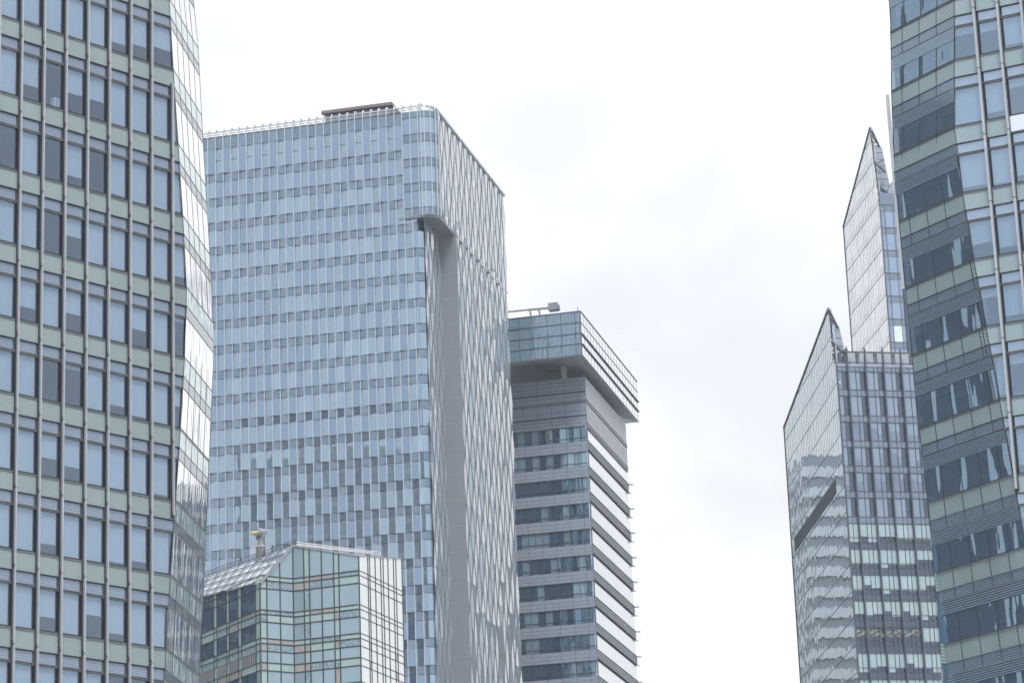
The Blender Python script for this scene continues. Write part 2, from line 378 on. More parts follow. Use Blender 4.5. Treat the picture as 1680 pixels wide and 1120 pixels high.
T7M = dict(spandrel=glass('spandrel_glass_right', (.34, .40, .385), .12, (.9, .96, 1), 1.45, .2, var=.06, stripes=(.15, .40, (.20, .25, .26), (.50, -.25, .80), .5)),
           frit=glass('frit_glass_right', (.16, .22, .32), .42, (.88, .94, 1), 1.5, .03, stripes=(.10, .3, (.34, .38, .42), (0, 0, 1), .5)),
           win=glass('vision_glass_right', (.14, .18, .24), .20, (.80, .89, .97), 1.5, .01, .03, .8, (1, 1, .3), clear=.92),
           sspandrel=glass('facet_spandrel_right', (.34, .41, .39), .10, (.95, 1, .99), 1.5, .1, .1, 1.2, (1, 1, .5), var=.08, stripes=(.14, .42, (.10, .13, .14), (.40, -.57, .70), .65)),
           sfrit=glass('facet_louvre_right', (.06, .10, .14), .2, (.9, .96, 1), 1.5, .05, .1, 1, (1, 1, .5), stripes=(.11, .38, (.33, .38, .40), (0, 0, 1), .75)),
           swin=glass('facet_vision_right', (.05, .08, .11), .27, (.74, .90, 1), 1.6, .01, 1.0, .6, (1.5, 1.5, .35), clear=.62, bdist=.06))
fl7 = [70.5, 66.68, 62.58, 58.45, 54.34, 50.26, 45.9, 41.45, 37.3]
fl7 = [70.5 + 4.1 * i for i in range(4, 0, -1)] + fl7 + [37.3 - 4.15 * i for i in range(1, 9)]
us7 = [-1.5] + [1.36 + 1.42 * i for i in range(19)]
def colt7(z):
    w = tab(z, far7); ls = [0, 1.58, 3.1, 4.62] if z > 56 else ([0, .31 if z > 49 else .0] + [.31 + 1.52 * j + (54.3 - z) * .065 for j in (0, 1, 2, 3)])
    ls = sorted(set(round(x, 3) for x in ls)); return [x / w for x in ls if x < w - .2] + [1.0]
far7 = [(86, 6.6), (70.5, 5.63), (66.7, 5.55), (62.6, 5.3), (58.5, 5.5), (54.3, 5.9), (50.3, 6.3), (45.8, 6.75), (41.4, 7.05), (37.3, 7.44), (0, 10.5)]
def body7(root, F, Q, sn, sv):
    m = MB(); m.prism([F.P(2.2, -6, 0), F.P(30, -6, 0), F.P(30, -22, 0), F.P(0, -22, 0)], 0, 86); m.build('core_wall', inner_mat, root)
    g1 = MB(); a = Q(50, 1, -.4); b = F.P(0, -24, 0)
    for zt in fl7:
        for z0, z1, mi in ((zt - 4.13, zt - 1.1, 0), (zt - 1.1, zt, 1)):
            g1.slab([a.xy.to_3d() + Z * z0, b.xy.to_3d() + Z * z0, b.xy.to_3d() + Z * z1, a.xy.to_3d() + Z * z1], sn, .3, mi)
    g1.build('rear_wall', [T7M['swin'], T7M['sspandrel']], root)
    # slender fin standing free of the hidden face along the left outline
    m = MB(); p = atz(1455.6, 156, 66.4); q = atz(1482.6, 474, 54.3); p2 = atz(1461.0, 196, 64.8)
    m.bar(p, q, .13, .2, Z); m.bar(atz(1461.2, 193, 65.0) + Vector((.1, 0, 0)), Q(65, 1), .05); m.bar(atz(1478, 430, 56) , Q(56.0, 1), .05)
    m.build('fin', fin_steel, root, label='slender steel fin standing clear of the left outline')
    # one plain white replacement panel
    m = MB(); z1 = 62.62; m.box(F, 2.80, 4.16, .0, .07, z1 - 1.06, z1 - .12)
    m.build('spandrel', matte('white_panel', (.80, .80, .82), .6, var=.03), root, label='plain white spandrel panel')
TR, FB, _q, _s = folded_tower('glass_tower', 'folded glass office tower with louvred greenish bands, right edge of the photo', (26.61, 158.79), 115.0, fl7,
             [(86, 1.5), (70.4, .2), (66.7, -.11), (62.6, -.45), (61.4, -.5), (58.5, -.31), (54.3, .02), (50.3, .38), (45.8, .80), (41.4, 1.18), (38.9, 1.40), (0, 4.6)],
             325.3, far7, us7, body7,
             dict(mats=T7M, sg=1, seed=11, cols=4, gap=(.19, .05), drops=[.85, .8, .3, .6, .9, 1, .5, .8, .25], sdrops=[0, .5, .4, .8, 0, .6, .3], colt=colt7,
                  fins=[1.36 + 1.42 * i for i in range(18)], finw=.13, find=.3, slot=False, tw=.75, trimmat=warm_trim, lv2=lv2_mat))
# ================================================================ tall tower with staggered panes (middle left)
A2, S2 = -76.09, 13.91
p2_ = Vector((-47.39, 432.81, 0)); F2 = Fr(p2_, A2)
T2 = thing('staggered_glass_tower', 'tall blue glass tower of staggered panes with rippled side and curled roof fins', 'office tower', tuple(F2.P(-18, -20, 0)))
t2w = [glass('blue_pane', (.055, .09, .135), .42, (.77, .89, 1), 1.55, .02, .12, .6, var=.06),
       glass('pale_blind_reflection_pane', (.17, .225, .26), .42, (.80, .91, 1), 1.55, .02, .12, .6, var=.05),
       glass('grey_blind_reflection_pane', (.125, .165, .20), .42, (.82, .92, 1), 1.55, .02, .12, .6, var=.05),  # both blind tones also paint the paler reflections of alternate panes
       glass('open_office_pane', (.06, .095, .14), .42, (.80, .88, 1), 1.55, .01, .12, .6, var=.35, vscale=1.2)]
t2s = [glass('blue_spandrel', (.055, .085, .12), .28, (.76, .88, 1), 1.5, .06, .05, .6, var=.06), glass('grey_spandrel', (.085, .115, .14), .30, (.82, .9, .98), 1.5, .08, .05, .6, var=.06)]
t2fin = matte('silver_fin', (.56, .57, .58), .35, .25, .08)
side_g = glass('rippled_side_glass', (.34, .37, .39), .32, (1, 1, 1), 1.7, .03, .05, .8, var=.1); side_fin = matte('side_fin_shade_grey', (.15, .17, .185), .5)  # side fins coloured dark to stand for their shaded cheeks
rnd = random.Random(22)
UM = [-.42 - 1.285 * i for i in range(28)]                 # module lines towards the right corner
ZF = [163.9 - 4.055 * k for k in range(0, 41)]            # lower edge of each window row
wp = []; sp_ = MB(); lips = MB(); heads = MB()
runs = {}
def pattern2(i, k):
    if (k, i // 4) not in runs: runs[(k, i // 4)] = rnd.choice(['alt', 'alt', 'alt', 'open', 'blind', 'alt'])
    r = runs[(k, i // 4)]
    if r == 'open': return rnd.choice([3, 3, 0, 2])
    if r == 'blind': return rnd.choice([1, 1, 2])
    return 0 if (i + k) % 2 and rnd.random() < .85 else rnd.choice([1, 2, 2])  # alternating runs: pale and blue base colours imitate what the turned panes reflect
UA = [(-.42 + 1.285 * i) for i in range(19, 0, -1)] + UM + [-35.55]
low_edge = lambda z: -36.0
for k, zb in enumerate(ZF):
    if zb < 2: continue
    top = k == 0
    for i in range(len(UA) - 1):
        u0, u1 = UA[i], UA[i + 1]
        if zb < 152:
            if u0 < -34.4: continue
            u1 = max(u1, -34.5)
        elif u0 < -31.5: continue
        mid_notch = (u0 < -31.6 and zb > 148)               # smooth rounded corner of the upper storeys
        sg_ = 1 if (i + k) % 2 else -1
        ow = .13 if not mid_notch else .09; yaw = .06 * sg_; ok_ = .04 * ((i % 2) * 2 - 1)
        zt = zb + 2.72 if not top else zb + 4.2
        if u0 < -31.5: zt = min(zt, 152.4)
        if zt < zb + .3: continue
        # window: leans out at its foot, turned a little left or right like its neighbours
        q = [F2.P(u0, ow + yaw + ok_, zb), F2.P(u1, ow - yaw + ok_, zb), F2.P(u1, .06 - yaw + ok_, zt), F2.P(u0, .06 + yaw + ok_, zt)]
        nrm = (Vector(q[1]) - Vector(q[0])).cross(Vector(q[3]) - Vector(q[0])).normalized()
        if nrm.dot(F2.n) < 0: nrm = -nrm
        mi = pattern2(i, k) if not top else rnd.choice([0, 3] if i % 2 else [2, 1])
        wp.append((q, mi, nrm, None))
        lips.poly([F2.P(u0, ow + yaw + ok_, zb - .01), F2.P(u1, ow - yaw + ok_, zb - .01), F2.P(u1, -.1, zb - .03), F2.P(u0, -.1, zb - .03)])
        # spandrel below the foot
        zs = zb - 1.335
        sp_.slab([F2.P(u0, .0 - yaw, zs), F2.P(u1, .0 + yaw, zs), F2.P(u1, .0 + yaw, zb), F2.P(u0, .0 - yaw, zb)], F2.n, .05, (i + (k // 3)) % 2)
        if top:
            sp_.slab([F2.P(u0, .02, zb + 4.2), F2.P(u1, .02, zb + 4.2), F2.P(u1, .02, zb + 6.2), F2.P(u0, .02, zb + 6.2)], F2.n, .05, (i % 2))
            heads.box(F2, u1, u0, 0, .09, zb + 4.17, zb + 4.25); heads.box(F2, u1, u0, 0, .09, zb + 2.2, zb + 2.26); heads.box(F2, u1, u0, 0, .12, zb + 6.18, zb + 6.28)
        else: heads.box(F2, u1, u0, 0, .10, zt - .03, zt + .03)
def hide2(x, y):
    if x < 345: return True
    if y > 885 + max(0, (560 - x)) * .15 and x < 660 and y > 905: return True
    return False
BK = [166.3, 162.25, 158.2, 154.15]       # storeys of the corner block sit off the rhythm of the front
ub = [u for u in UA if u < -31.5]
for k, zb in enumerate(BK):
    zlo = zb - 1.335 if k < 3 else 152.76; zhi = zb + 2.72
    for i, (u0, u1) in enumerate(zip(ub, ub[1:])):
        yw = .02 * (1 if (i + k) % 2 else -1)
        wp.append(([F2.P(u0, .30 + yw, zb), F2.P(u1, .30 - yw, zb), F2.P(u1, .24 - yw, zhi), F2.P(u0, .24 + yw, zhi)], [0, 2, 3, 0][(i + k) % 4], F2.n, None))
        sp_.slab([F2.P(u0, .22, zlo), F2.P(u1, .22, zlo), F2.P(u1, .22, zb), F2.P(u0, .22, zb)], F2.n, .2, (i + k) % 2)
        if k == 0: sp_.slab([F2.P(u0, .2, zhi), F2.P(u1, .2, zhi), F2.P(u1, .2, 170.1), F2.P(u0, .2, 170.1)], F2.n, .2, i % 2)
    heads.box(F2, ub[-1], ub[0], .2, .33, zb - .04, zb + .02); heads.box(F2, ub[-1], ub[0], .2, .30, zhi - .03, zhi + .03)
heads.box(F2, ub[0] - .0, ub[0] + .06, 0, .36, 152.76, 170.1)
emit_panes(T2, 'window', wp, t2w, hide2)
sp_.build('spandrel_band', t2s, T2); lips.build('sill', dark_trim, T2); heads.build('transom', dark_trim, T2)
# rounded corner of the upper storeys and of the lower volume
def corner(uc, oc, r, z0, z1, floors_, name, a0=0, a1=90):
    """quarter drum of curved panes: centre (uc,oc) in F2, from the front (a=0) round to the side (a=90)"""
    n = 5
    P = lambda a, rr, z: F2.P(uc - math.sin(R(a)) * rr, oc + math.cos(R(a)) * rr, z)
    for (za, zb_, mi) in floors_:
        g1 = MB()
        for j in range(n):
            b0, b1 = a0 + (a1 - a0) * j / n, a0 + (a1 - a0) * (j + 1) / n
            q = [P(b0, r, za), P(b1, r, za), P(b1, r, zb_), P(b0, r, zb_)]
            g1.slab(q, (P((b0 + b1) / 2, r, za) - P((b0 + b1) / 2, 0, za)).normalized(), .06, 0 if mi == 'w' else 0)
            g1.bar(P(b0, r + .02, za), P(b1, r + .02, za), .07, .08, Z, 1)
        g1.build(name if mi == 'w' else 'corner_spandrel', [t2w[1] if mi == 'w' else t2s[0], dark_trim], T2)
cf = []
for k, zb in enumerate(BK): cf += [(zb, zb + 2.72, 'w'), (zb - 1.335 if k < 3 else 152.76, zb, 's')]
cf += [(169.02, 170.1, 's')]
corner(-35.55, -1.95, 2.2, 152, 170, cf, 'corner_pane')
cl = []
for k, zb in enumerate(ZF):
    if 2 < zb < 150: cl += [(zb, zb + 2.72, 'w'), (zb - 1.335, zb, 's')]
corner(-34.5, -.8, .8, 2, 150, cl, 'corner_pane')
# roof: fins curling over, rails
def hook(F, u, o, z, n_in, r=.75):
    """path of a fin that rises and curls back over the roof edge"""
    return [F.P(u, o - r * (1 - math.cos(a)), z + r * math.sin(a)) for a in [R(x) for x in (0, 25, 50, 75, 100, 130)]]
for i, u in enumerate(UA):
    if u < -36.1: continue
    m = MB(); off = .12 + .05 * (1 if i % 2 else -1)
    zlow = 152 if u < -35 else 2
    for k, zb in enumerate(ZF):
        if zb < max(zlow, 2): break
        if u < -31.5 and zb > 152: continue
        o1 = .30 if not (u < -31.6 and zb > 148) else .26; zt = zb + 2.72 if k else zb + 6.2
        s_ = .07 * (1 if (i + k) % 2 else -1)
        m.bar(F2.P(u, o1 - .1 + s_, zb), F2.P(u, .16, zt), .11, .30, F2.t); m.bar(F2.P(u, .14, zb - 1.335), F2.P(u, .14, zb + .05), .11, .26, F2.t)
    if u < -31.5: m.bar(F2.P(u, .36, 152.8), F2.P(u, .30, 170.1), .11, .28, F2.t)
    pts = [F2.P(u, .2, 170.0)] + hook(F2, u, .20, 170.75, None)
    for a, b in zip(pts, pts[1:]): m.bar(a, b, .13, .24, F2.t)
    m.build('fin', t2fin, T2)
rl = MB()
rl.bar(F2.P(UA[0], -.1, 171.0), F2.P(-35.5, -.1, 171.0), .16, .2, Z); rl.bar(F2.P(UA[0], -.9, 170.9), F2.P(-35.5, -.9, 170.9), .1, .1, Z)
for i, u in enumerate(UA[:-1]):
    rl.bar(F2.P(u, -.4, 170.9), F2.P(u - .9, -.9, 169.9), .06, .06)
    rl.bar(F2.P(u, -.9, 169.6), F2.P(u, -.9, 170.9), .08, .08)
rl.build('roof_railing', t2fin, T2)
# side wall plane: u = -37.5, running back 44 m
FS2 = Fr(F2.P(-37.5, 0, 0), S2)
NS = 27; CW = 43.2 / NS
def side_wall(F, c0, n, zs, x0, cw, amp, name, parent, fins=True, mat=side_g, ph=0):
    """rippled wall: every storey line swings in and out, one module against the next"""
    out = lambda i, k: amp * (1 if (i + k + ph) % 2 else -.25) + amp * .35 * math.sin(i * 1.7 + k * .6)
    rows = list(zip(zs, zs[1:]))
    for i in range(n):
        m = MB(); fb = MB()
        for k, (za, zb) in enumerate(rows):
            a = F.P(x0 + i * cw, out(i, k), za); b = F.P(x0 + (i + 1) * cw, out(i + 1, k), za)
            c = F.P(x0 + (i + 1) * cw, out(i + 1, k + 1), zb); d = F.P(x0 + i * cw, out(i, k + 1), zb)
            if (i + k) % 2: m.poly([a, b, c]); m.poly([a, c, d])
            else: m.poly([a, b, d]); m.poly([b, c, d])
            if fins:
                fb.bar(F.P(x0 + i * cw, out(i, k) + .04, za), F.P(x0 + i * cw, out(i, k + 1) + .04, zb), .05, .09, F.t)
                fb.bar(F.P(x0 + i * cw, out(i, k) - .02, za), F.P(x0 + i * cw + .14, out(i, k) + .14, za), .05, .2, Z, 1)
        o = m.build(name, mat, parent)
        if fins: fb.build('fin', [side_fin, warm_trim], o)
zs_all = [170.6, 166.5] + [162.4 - 4.045 * k for k in range(0, 40)]
zs_up = [z for z in zs_all if z > 153.5] + [153.0]; zs_dn = [153.0] + [z for z in zs_all if 1 < z < 152]
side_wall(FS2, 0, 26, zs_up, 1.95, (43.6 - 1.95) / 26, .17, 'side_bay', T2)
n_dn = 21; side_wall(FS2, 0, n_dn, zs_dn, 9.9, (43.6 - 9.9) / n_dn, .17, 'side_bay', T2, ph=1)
# inner cheek of the front volume below the soffit, and the plain strip beside it
FI2 = Fr(F2.P(-35.3, 0, 0), S2)
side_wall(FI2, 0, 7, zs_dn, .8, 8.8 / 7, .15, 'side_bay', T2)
strip_m = matte('grey_cladding', (.21, .225, .24), .6, .1, .06, 3, (1, 1, 3), .3, .15)
m = MB(); m.box(F2, -38.0, -35.2, -10.2, -9.6, 2, 153.2)
m.build('cladding_strip', strip_m, T2)
m = MB()
for z in zs_dn[1:]: m.box(F2, -38.02, -35.2, -9.6, -9.575, z - .03, z + .03)
m.build('cladding_joint', concrete, T2)
# soffit of the upper box over the notch
m = MB()
m.prism([F2.P(-31.7, .28, 0), F2.P(-35.6, .3, 0), F2.P(-36.9, -.25, 0), F2.P(-37.65, -1.0, 0), F2.P(-37.78, -1.9, 0), F2.P(-37.75, -10.2, 0), F2.P(-34.0, -10.2, 0), F2.P(-34.0, .05, 0), F2.P(-31.7, .05, 0)], 152.5, 152.74)
m.build('soffit', strip_m, T2)
for a_ in (15, 38, 62, 85):          # fins wrapping the rounded corner
    P_ = lambda r_, z: F2.P(-35.55 - math.sin(R(a_)) * r_, -1.95 + math.cos(R(a_)) * r_, z)
    m = MB(); pth = [P_(2.32, 153.0), P_(2.32, 170.0)] + [P_(2.32 - .75 * (1 - math.cos(R(x))), 170.0 + 1.15 * math.sin(R(x))) for x in (25, 50, 75, 100, 130)]
    for a, b in zip(pth, pth[1:]): m.bar(a, b, .12, .22, (P_(1, 0) - P_(0, 0)).cross(Z))
    m.build('fin', t2fin, T2)
m = MB(); prv = None
for x in range(0, 91, 15):
    c_ = F2.P(-35.55 - math.sin(R(x)) * 1.9, -1.95 + math.cos(R(x)) * 1.9, 170.95)
    if prv is not None: m.bar(prv, c_, .16, .2, Z)
    prv = c_
m.build('corner_rail', t2fin, T2)
m = MB(); m.box(FS2, 2.0, 43.6, -.5, .36, 170.55, 170.9); m.box(FS2, 2.0, 43.6, -.6, .2, 170.9, 171.1); m.build('parapet', t2fin, T2)
m = MB(); m.prism([F2.P(24, -.5, 0), F2.P(-34.6, -.5, 0), F2.P(-34.6, -10.0, 0), F2.P(-36.9, -10.0, 0), F2.P(-36.9, -43.2, 0), F2.P(24, -43.2, 0)], 0, 152)
m.prism([F2.P(24, -.5, 0), F2.P(-35.2, -.6, 0), F2.P(-36.8, -2.2, 0), F2.P(-36.9, -43.2, 0), F2.P(24, -43.2, 0)], 152.9, 169.4)
m.build('core_wall', core_mat, T2)
# canopy on the roof
m = MB(); m.box(F2, -28.0, -16.1, -16, -10, 175.95, 176.45); m.build('roof_canopy', matte('maroon_fascia', (.20, .14, .145), .6), T2)
m = MB(); m.box(F2, -27.4, -16.6, -15.5, -10.6, 174.4, 175.75); m.box(F2, -26.5, -17.8, -15, -11.2, 169, 174.4)
m.build('plant_room', matte('plant_room_grey', (.22, .225, .235), .7), T2)
# ================================================================ tower with the projecting crown (centre right)
K4, D4z = 1.06, -.10  # whole tower enlarged about the camera, to lie farther off behind the staggered tower
p4 = Vector((12.22, 479.81, 0)); F4 = Fr(p4, A2, K4, D4z); FS4 = Fr(p4, S2, K4, D4z)
T4 = thing('crowned_tower', 'grey banded office tower with a projecting glass crown and striped side', 'office tower', tuple(F4.P(10, -15, 0)))
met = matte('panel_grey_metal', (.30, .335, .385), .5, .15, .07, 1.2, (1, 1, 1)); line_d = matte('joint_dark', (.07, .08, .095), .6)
w4 = [glass('band_window_blue', (.03, .07, .115), .26, (.62, .85, 1), 1.55, .02, .8, 1.1, (1, 1, .12), var=.3, vscale=.8), glass('band_window_pale', (.20, .30, .34), .25, (.8, .92, 1), 1.55, .02, .3, .6, (1, 1, .2), var=.2)]
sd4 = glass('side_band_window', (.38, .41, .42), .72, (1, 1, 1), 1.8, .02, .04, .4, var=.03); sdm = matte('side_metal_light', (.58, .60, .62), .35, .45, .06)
WT = [126.1 - 4.24 * k for k in range(0, 29)]; WH = 2.42
wl = []; sp4 = MB(); jn = MB(); rl4 = MB(); stripe = MB(); white = MB(); ledge = MB(); reveal = MB()
rnd = random.Random(4)
U4 = [0.0, 1.16] + [1.16 + 2.315 * i for i in range(1, 8)]
for k, zt in enumerate(WT):
    zb = zt - WH; nz_ = WT[k + 1] if k + 1 < len(WT) else 2
    for u0, u1 in zip(U4, U4[1:]):
        n = 1 if u1 - u0 < 2 else 2
        for j in range(n):
            a, b = lerp(u0, u1, j / n), lerp(u0, u1, (j + 1) / n)
            yaw = rnd.uniform(-.05, .05)
            q = [F4.P(a, -.25 + yaw, zb), F4.P(b, -.25 - yaw, zb), F4.P(b, -.25 - yaw, zt), F4.P(a, -.25 + yaw, zt)]
            wl.append((q, rnd.choice([0, 0, 0, 1]) if k > 1 else rnd.choice([0, 1]), F4.n, None))
            rl4.box(F4, a - .035, a + .035, -.25, -.12, zb, zt)
    rl4.box(F4, 0, U4[-1], -.25, -.12, zb + .55, zb + .62)
    reveal.box(F4, 0, U4[-1], -.25, .0, zt - .02, zt + .10)
    sp4.box(F4, 0, U4[-1], -.3, 0, nz_, zb)
    for j in (0, 1, 2): sp4.box(F4, 0, U4[-1], 0, .02, zb - .62 * j - .03 - (.0 if j else -.0), zb - .62 * j, 1)
    for u in U4: sp4.box(F4, u - .025, u + .025, 0, .015, nz_, zb, 1)
    # side: bright ribbon glazing, thin sun shelves and a recess under each floor
    white.box(FS4, 0, 30.8, -.3, -.12, zb, zt)
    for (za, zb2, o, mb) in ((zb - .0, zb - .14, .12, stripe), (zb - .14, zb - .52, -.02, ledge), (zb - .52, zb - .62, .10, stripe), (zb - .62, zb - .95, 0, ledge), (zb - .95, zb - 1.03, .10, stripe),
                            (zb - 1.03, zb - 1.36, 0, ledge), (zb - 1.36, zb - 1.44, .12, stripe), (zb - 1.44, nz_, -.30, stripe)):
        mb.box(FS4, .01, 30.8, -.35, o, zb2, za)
    ledge.box(FS4, 30.4, 31.25, -.4, .75, zb - .10, zb); ledge.box(FS4, 30.6, 31.1, -.3, .45, zb - 1.6, zb - 1.52)
    for i in range(14): jn.box(FS4, 2.2 * i + 1.1, 2.2 * i + 1.13, -.3, -.115, zb, zt)
# solid storeys under the crown
sp4.box(F4, 0, U4[-1], -.3, 0, 126.1, 134.35)
for z in (133.7, 133.05, 132.35, 131.2, 130.55, 129.9, 128.7, 128.0, 127.3, 126.7): sp4.box(F4, 0, U4[-1], 0, .02, z - .03, z + .03, 1)
for z in (131.85, 130.2, 127.85): sp4.box(F4, 0, U4[-1], 0, .03, z - .13, z + .13, 1)
for u in U4: sp4.box(F4, u - .025, u + .025, 0, .016, 126.1, 134.3, 1)
z = 134.3
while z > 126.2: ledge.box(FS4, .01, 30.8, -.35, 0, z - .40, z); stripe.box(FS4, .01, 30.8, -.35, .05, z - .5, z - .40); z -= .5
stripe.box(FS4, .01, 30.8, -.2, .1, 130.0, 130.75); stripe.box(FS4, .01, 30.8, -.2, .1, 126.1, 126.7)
emit_panes(T4, 'window', wl, w4, lambda x, y: x < 842)
sp4.build('spandrel_band', [met, line_d], T4); jn.build('side_glazing_joint', line_d, T4); rl4.build('window_frame', line_d, T4); reveal.build('window_head', line_d, T4)
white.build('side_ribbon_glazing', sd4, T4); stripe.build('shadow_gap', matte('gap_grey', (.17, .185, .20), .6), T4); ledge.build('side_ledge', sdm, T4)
m = MB(); m.prism([F4.P(.3, -.3, 0), F4.P(17, -.3, 0), F4.P(17, -30.6, 0), F4.P(.3, -30.6, 0)], 0, 141.7); m.build('core_wall', core_mat, T4)
steel_g = matte('rod_grey', (.2, .2, .21), .5)
# crown: a glazed box hung round the top
CZ = 135.7; co, cu = 7.6, -1.45; CT = CZ + 7.3
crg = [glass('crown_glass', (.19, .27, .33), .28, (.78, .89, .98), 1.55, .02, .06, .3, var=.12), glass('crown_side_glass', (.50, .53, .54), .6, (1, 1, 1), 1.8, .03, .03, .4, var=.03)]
FC = Fr(F4.P(cu, co, 0), A2, K4, D4z); FCS = Fr(F4.P(cu, co, 0), S2, K4, D4z)
CU = [0, .95] + [.95 + 2.31 * i for i in range(1, 8)]; CLv = [CZ, CZ + 1.86, CZ + 3.6, CZ + 5.4, CT]
cw_ = []
fr4 = MB()
for r_ in range(4):
    for a, b in zip(CU, CU[1:]): cw_.append(([FC.P(a, 0, CLv[r_]), FC.P(b, 0, CLv[r_]), FC.P(b, 0, CLv[r_ + 1]), FC.P(a, 0, CLv[r_ + 1])], 0, FC.n, None))
for z in CLv: fr4.box(FC, 0, CU[-1], 0, .10, z - .05, z + .05)
for a in CU: fr4.box(FC, a - .04, a + .04, 0, .09, CZ, CT)
emit_panes(T4, 'crown_pane', cw_, crg, lambda x, y: x < 834)
m = MB(); m.box(FCS, .0, 42.9, -.2, 0, CZ, CT); m.build('crown_side_wall', crg[1], T4)
for z, w, o in ((CLv[1], .10, .22), (CLv[2], .10, .22), (CLv[3], .06, .06), (CT, .08, .1), (CZ, .1, .06)): fr4.box(FCS, 0, 42.95, 0, o, z - w, z + .02)
for i in range(1, 20): fr4.box(FCS, 2.2 * i, 2.2 * i + .03, 0, .025, CZ, CT)
fr4.build('crown_frame', line_d, T4)
# ribbed soffit rising inwards, with the mitre at the corner
sof = MB(); rib = MB()
def ring(d, z): return [FC.P(17, -d, z), FC.P(d, -d, z), FC.P(d, -42.9 + d, z), FC.P(17, -42.9 + d, z)]
a, b = ring(0, CZ), ring(11, CZ + 2.6)
for i in range(3): sof.poly([a[i], a[i + 1], b[i + 1], b[i]])
sof.build('soffit', matte('soffit_metal', (.78, .79, .80), .6, .1, .05), T4)
for j in range(30):
    t = j / 30; c, d_ = ring(11 * t, CZ + 2.6 * t - .05), ring(11 * t + .14, CZ + 2.6 * t - .05)
    for i in range(2): rib.bar(c[i], c[i + 1], .12, .16, Z)
rib.build('soffit_rib', matte('soffit_rib_dark', (.30, .31, .32), .6), T4)
m = MB(); m.prism([FC.P(17, -.2, 0), FC.P(.2, -.2, 0), FC.P(.2, -42.7, 0), FC.P(17, -42.7, 0)], (CT - .2) * K4, (CT - .05) * K4 - .1); m.build('crown_roof', core_mat, T4)
m = MB(); m.box(F4, 4.5, 17, -28, -6, 133.8, 139); m.build('recessed_storey', matte('recess_dark', (.22, .235, .25), .7), T4)
c = F4.P(3.75, -1.6, 133.5); m = MB(); m.box(F4, 3.4, 4.15, -2.2, -1.4, 133.6, 137.9); m.build('column', matte('column_pale', (.55, .52, .50), .7), T4)
m = MB(); m.tube([FC.P(.5, -.3, CT), FC.P(.5, -.3, CT + .9)], .06, 6); m.build('lightning_rod', steel_g, T4)
# maintenance crane arm on the crown roof
C4 = thing('facade_cleaning_crane', 'grey facade cleaning crane with a long arm and box counterweight on the crown roof', 'rooftop crane', tuple(FC.P(7.5, -6, CT)))
gm = matte('crane_grey', (.27, .28, .29), .55, .2, .08)
def on4(x, y, o):        # point on the vertical plane o metres behind the crown face seen at that spot
    d = ray(x, y); P0 = FC.P(0, -o, 0); return CAMP + d * ((P0 - CAMP).dot(FC.n) / d.dot(FC.n))
D4 = 6
m = MB(); m.bar(on4(812, 513.8, D4), on4(866, 508.2, D4), .22, .30, Z); m.bar(on4(866, 508.3, D4), on4(906, 504.6, D4), .30, .34, Z); m.build('arm', gm, C4)
m = MB(); c = on4(908, 503.4, D4); Fb = Fr(c, A2); m.box(Fb, -.8, .85, -.95, .5, c.z - .58, c.z + .66); m.box(Fb, -1.0, -.8, -.8, .35, c.z - .5, c.z + .3); m.build('counterweight', gm, C4)
for x0, y0, x1, y1 in ((868.5, 509, 874, 525), (883, 507, 889, 523)):
    m = MB(); m.bar(on4(x0, y0, D4), on4(x1, y1 + 6, D4 + .6), .2, .2); m.bar(on4(x0 + 2.5, y0 + 1, D4), on4(x1 - 1, y1 + 6, D4 - .5), .12, .12); m.build('strut', gm, C4)
m = MB(); c = on4(880, 529, D4); Fb = Fr(c, A2); ct = FC.P(0, 0, CT).z; m.box(Fb, -1.6, 1.6, -1.2, 1.2, ct - .1, ct + .9); m.build('carriage', gm, C4)
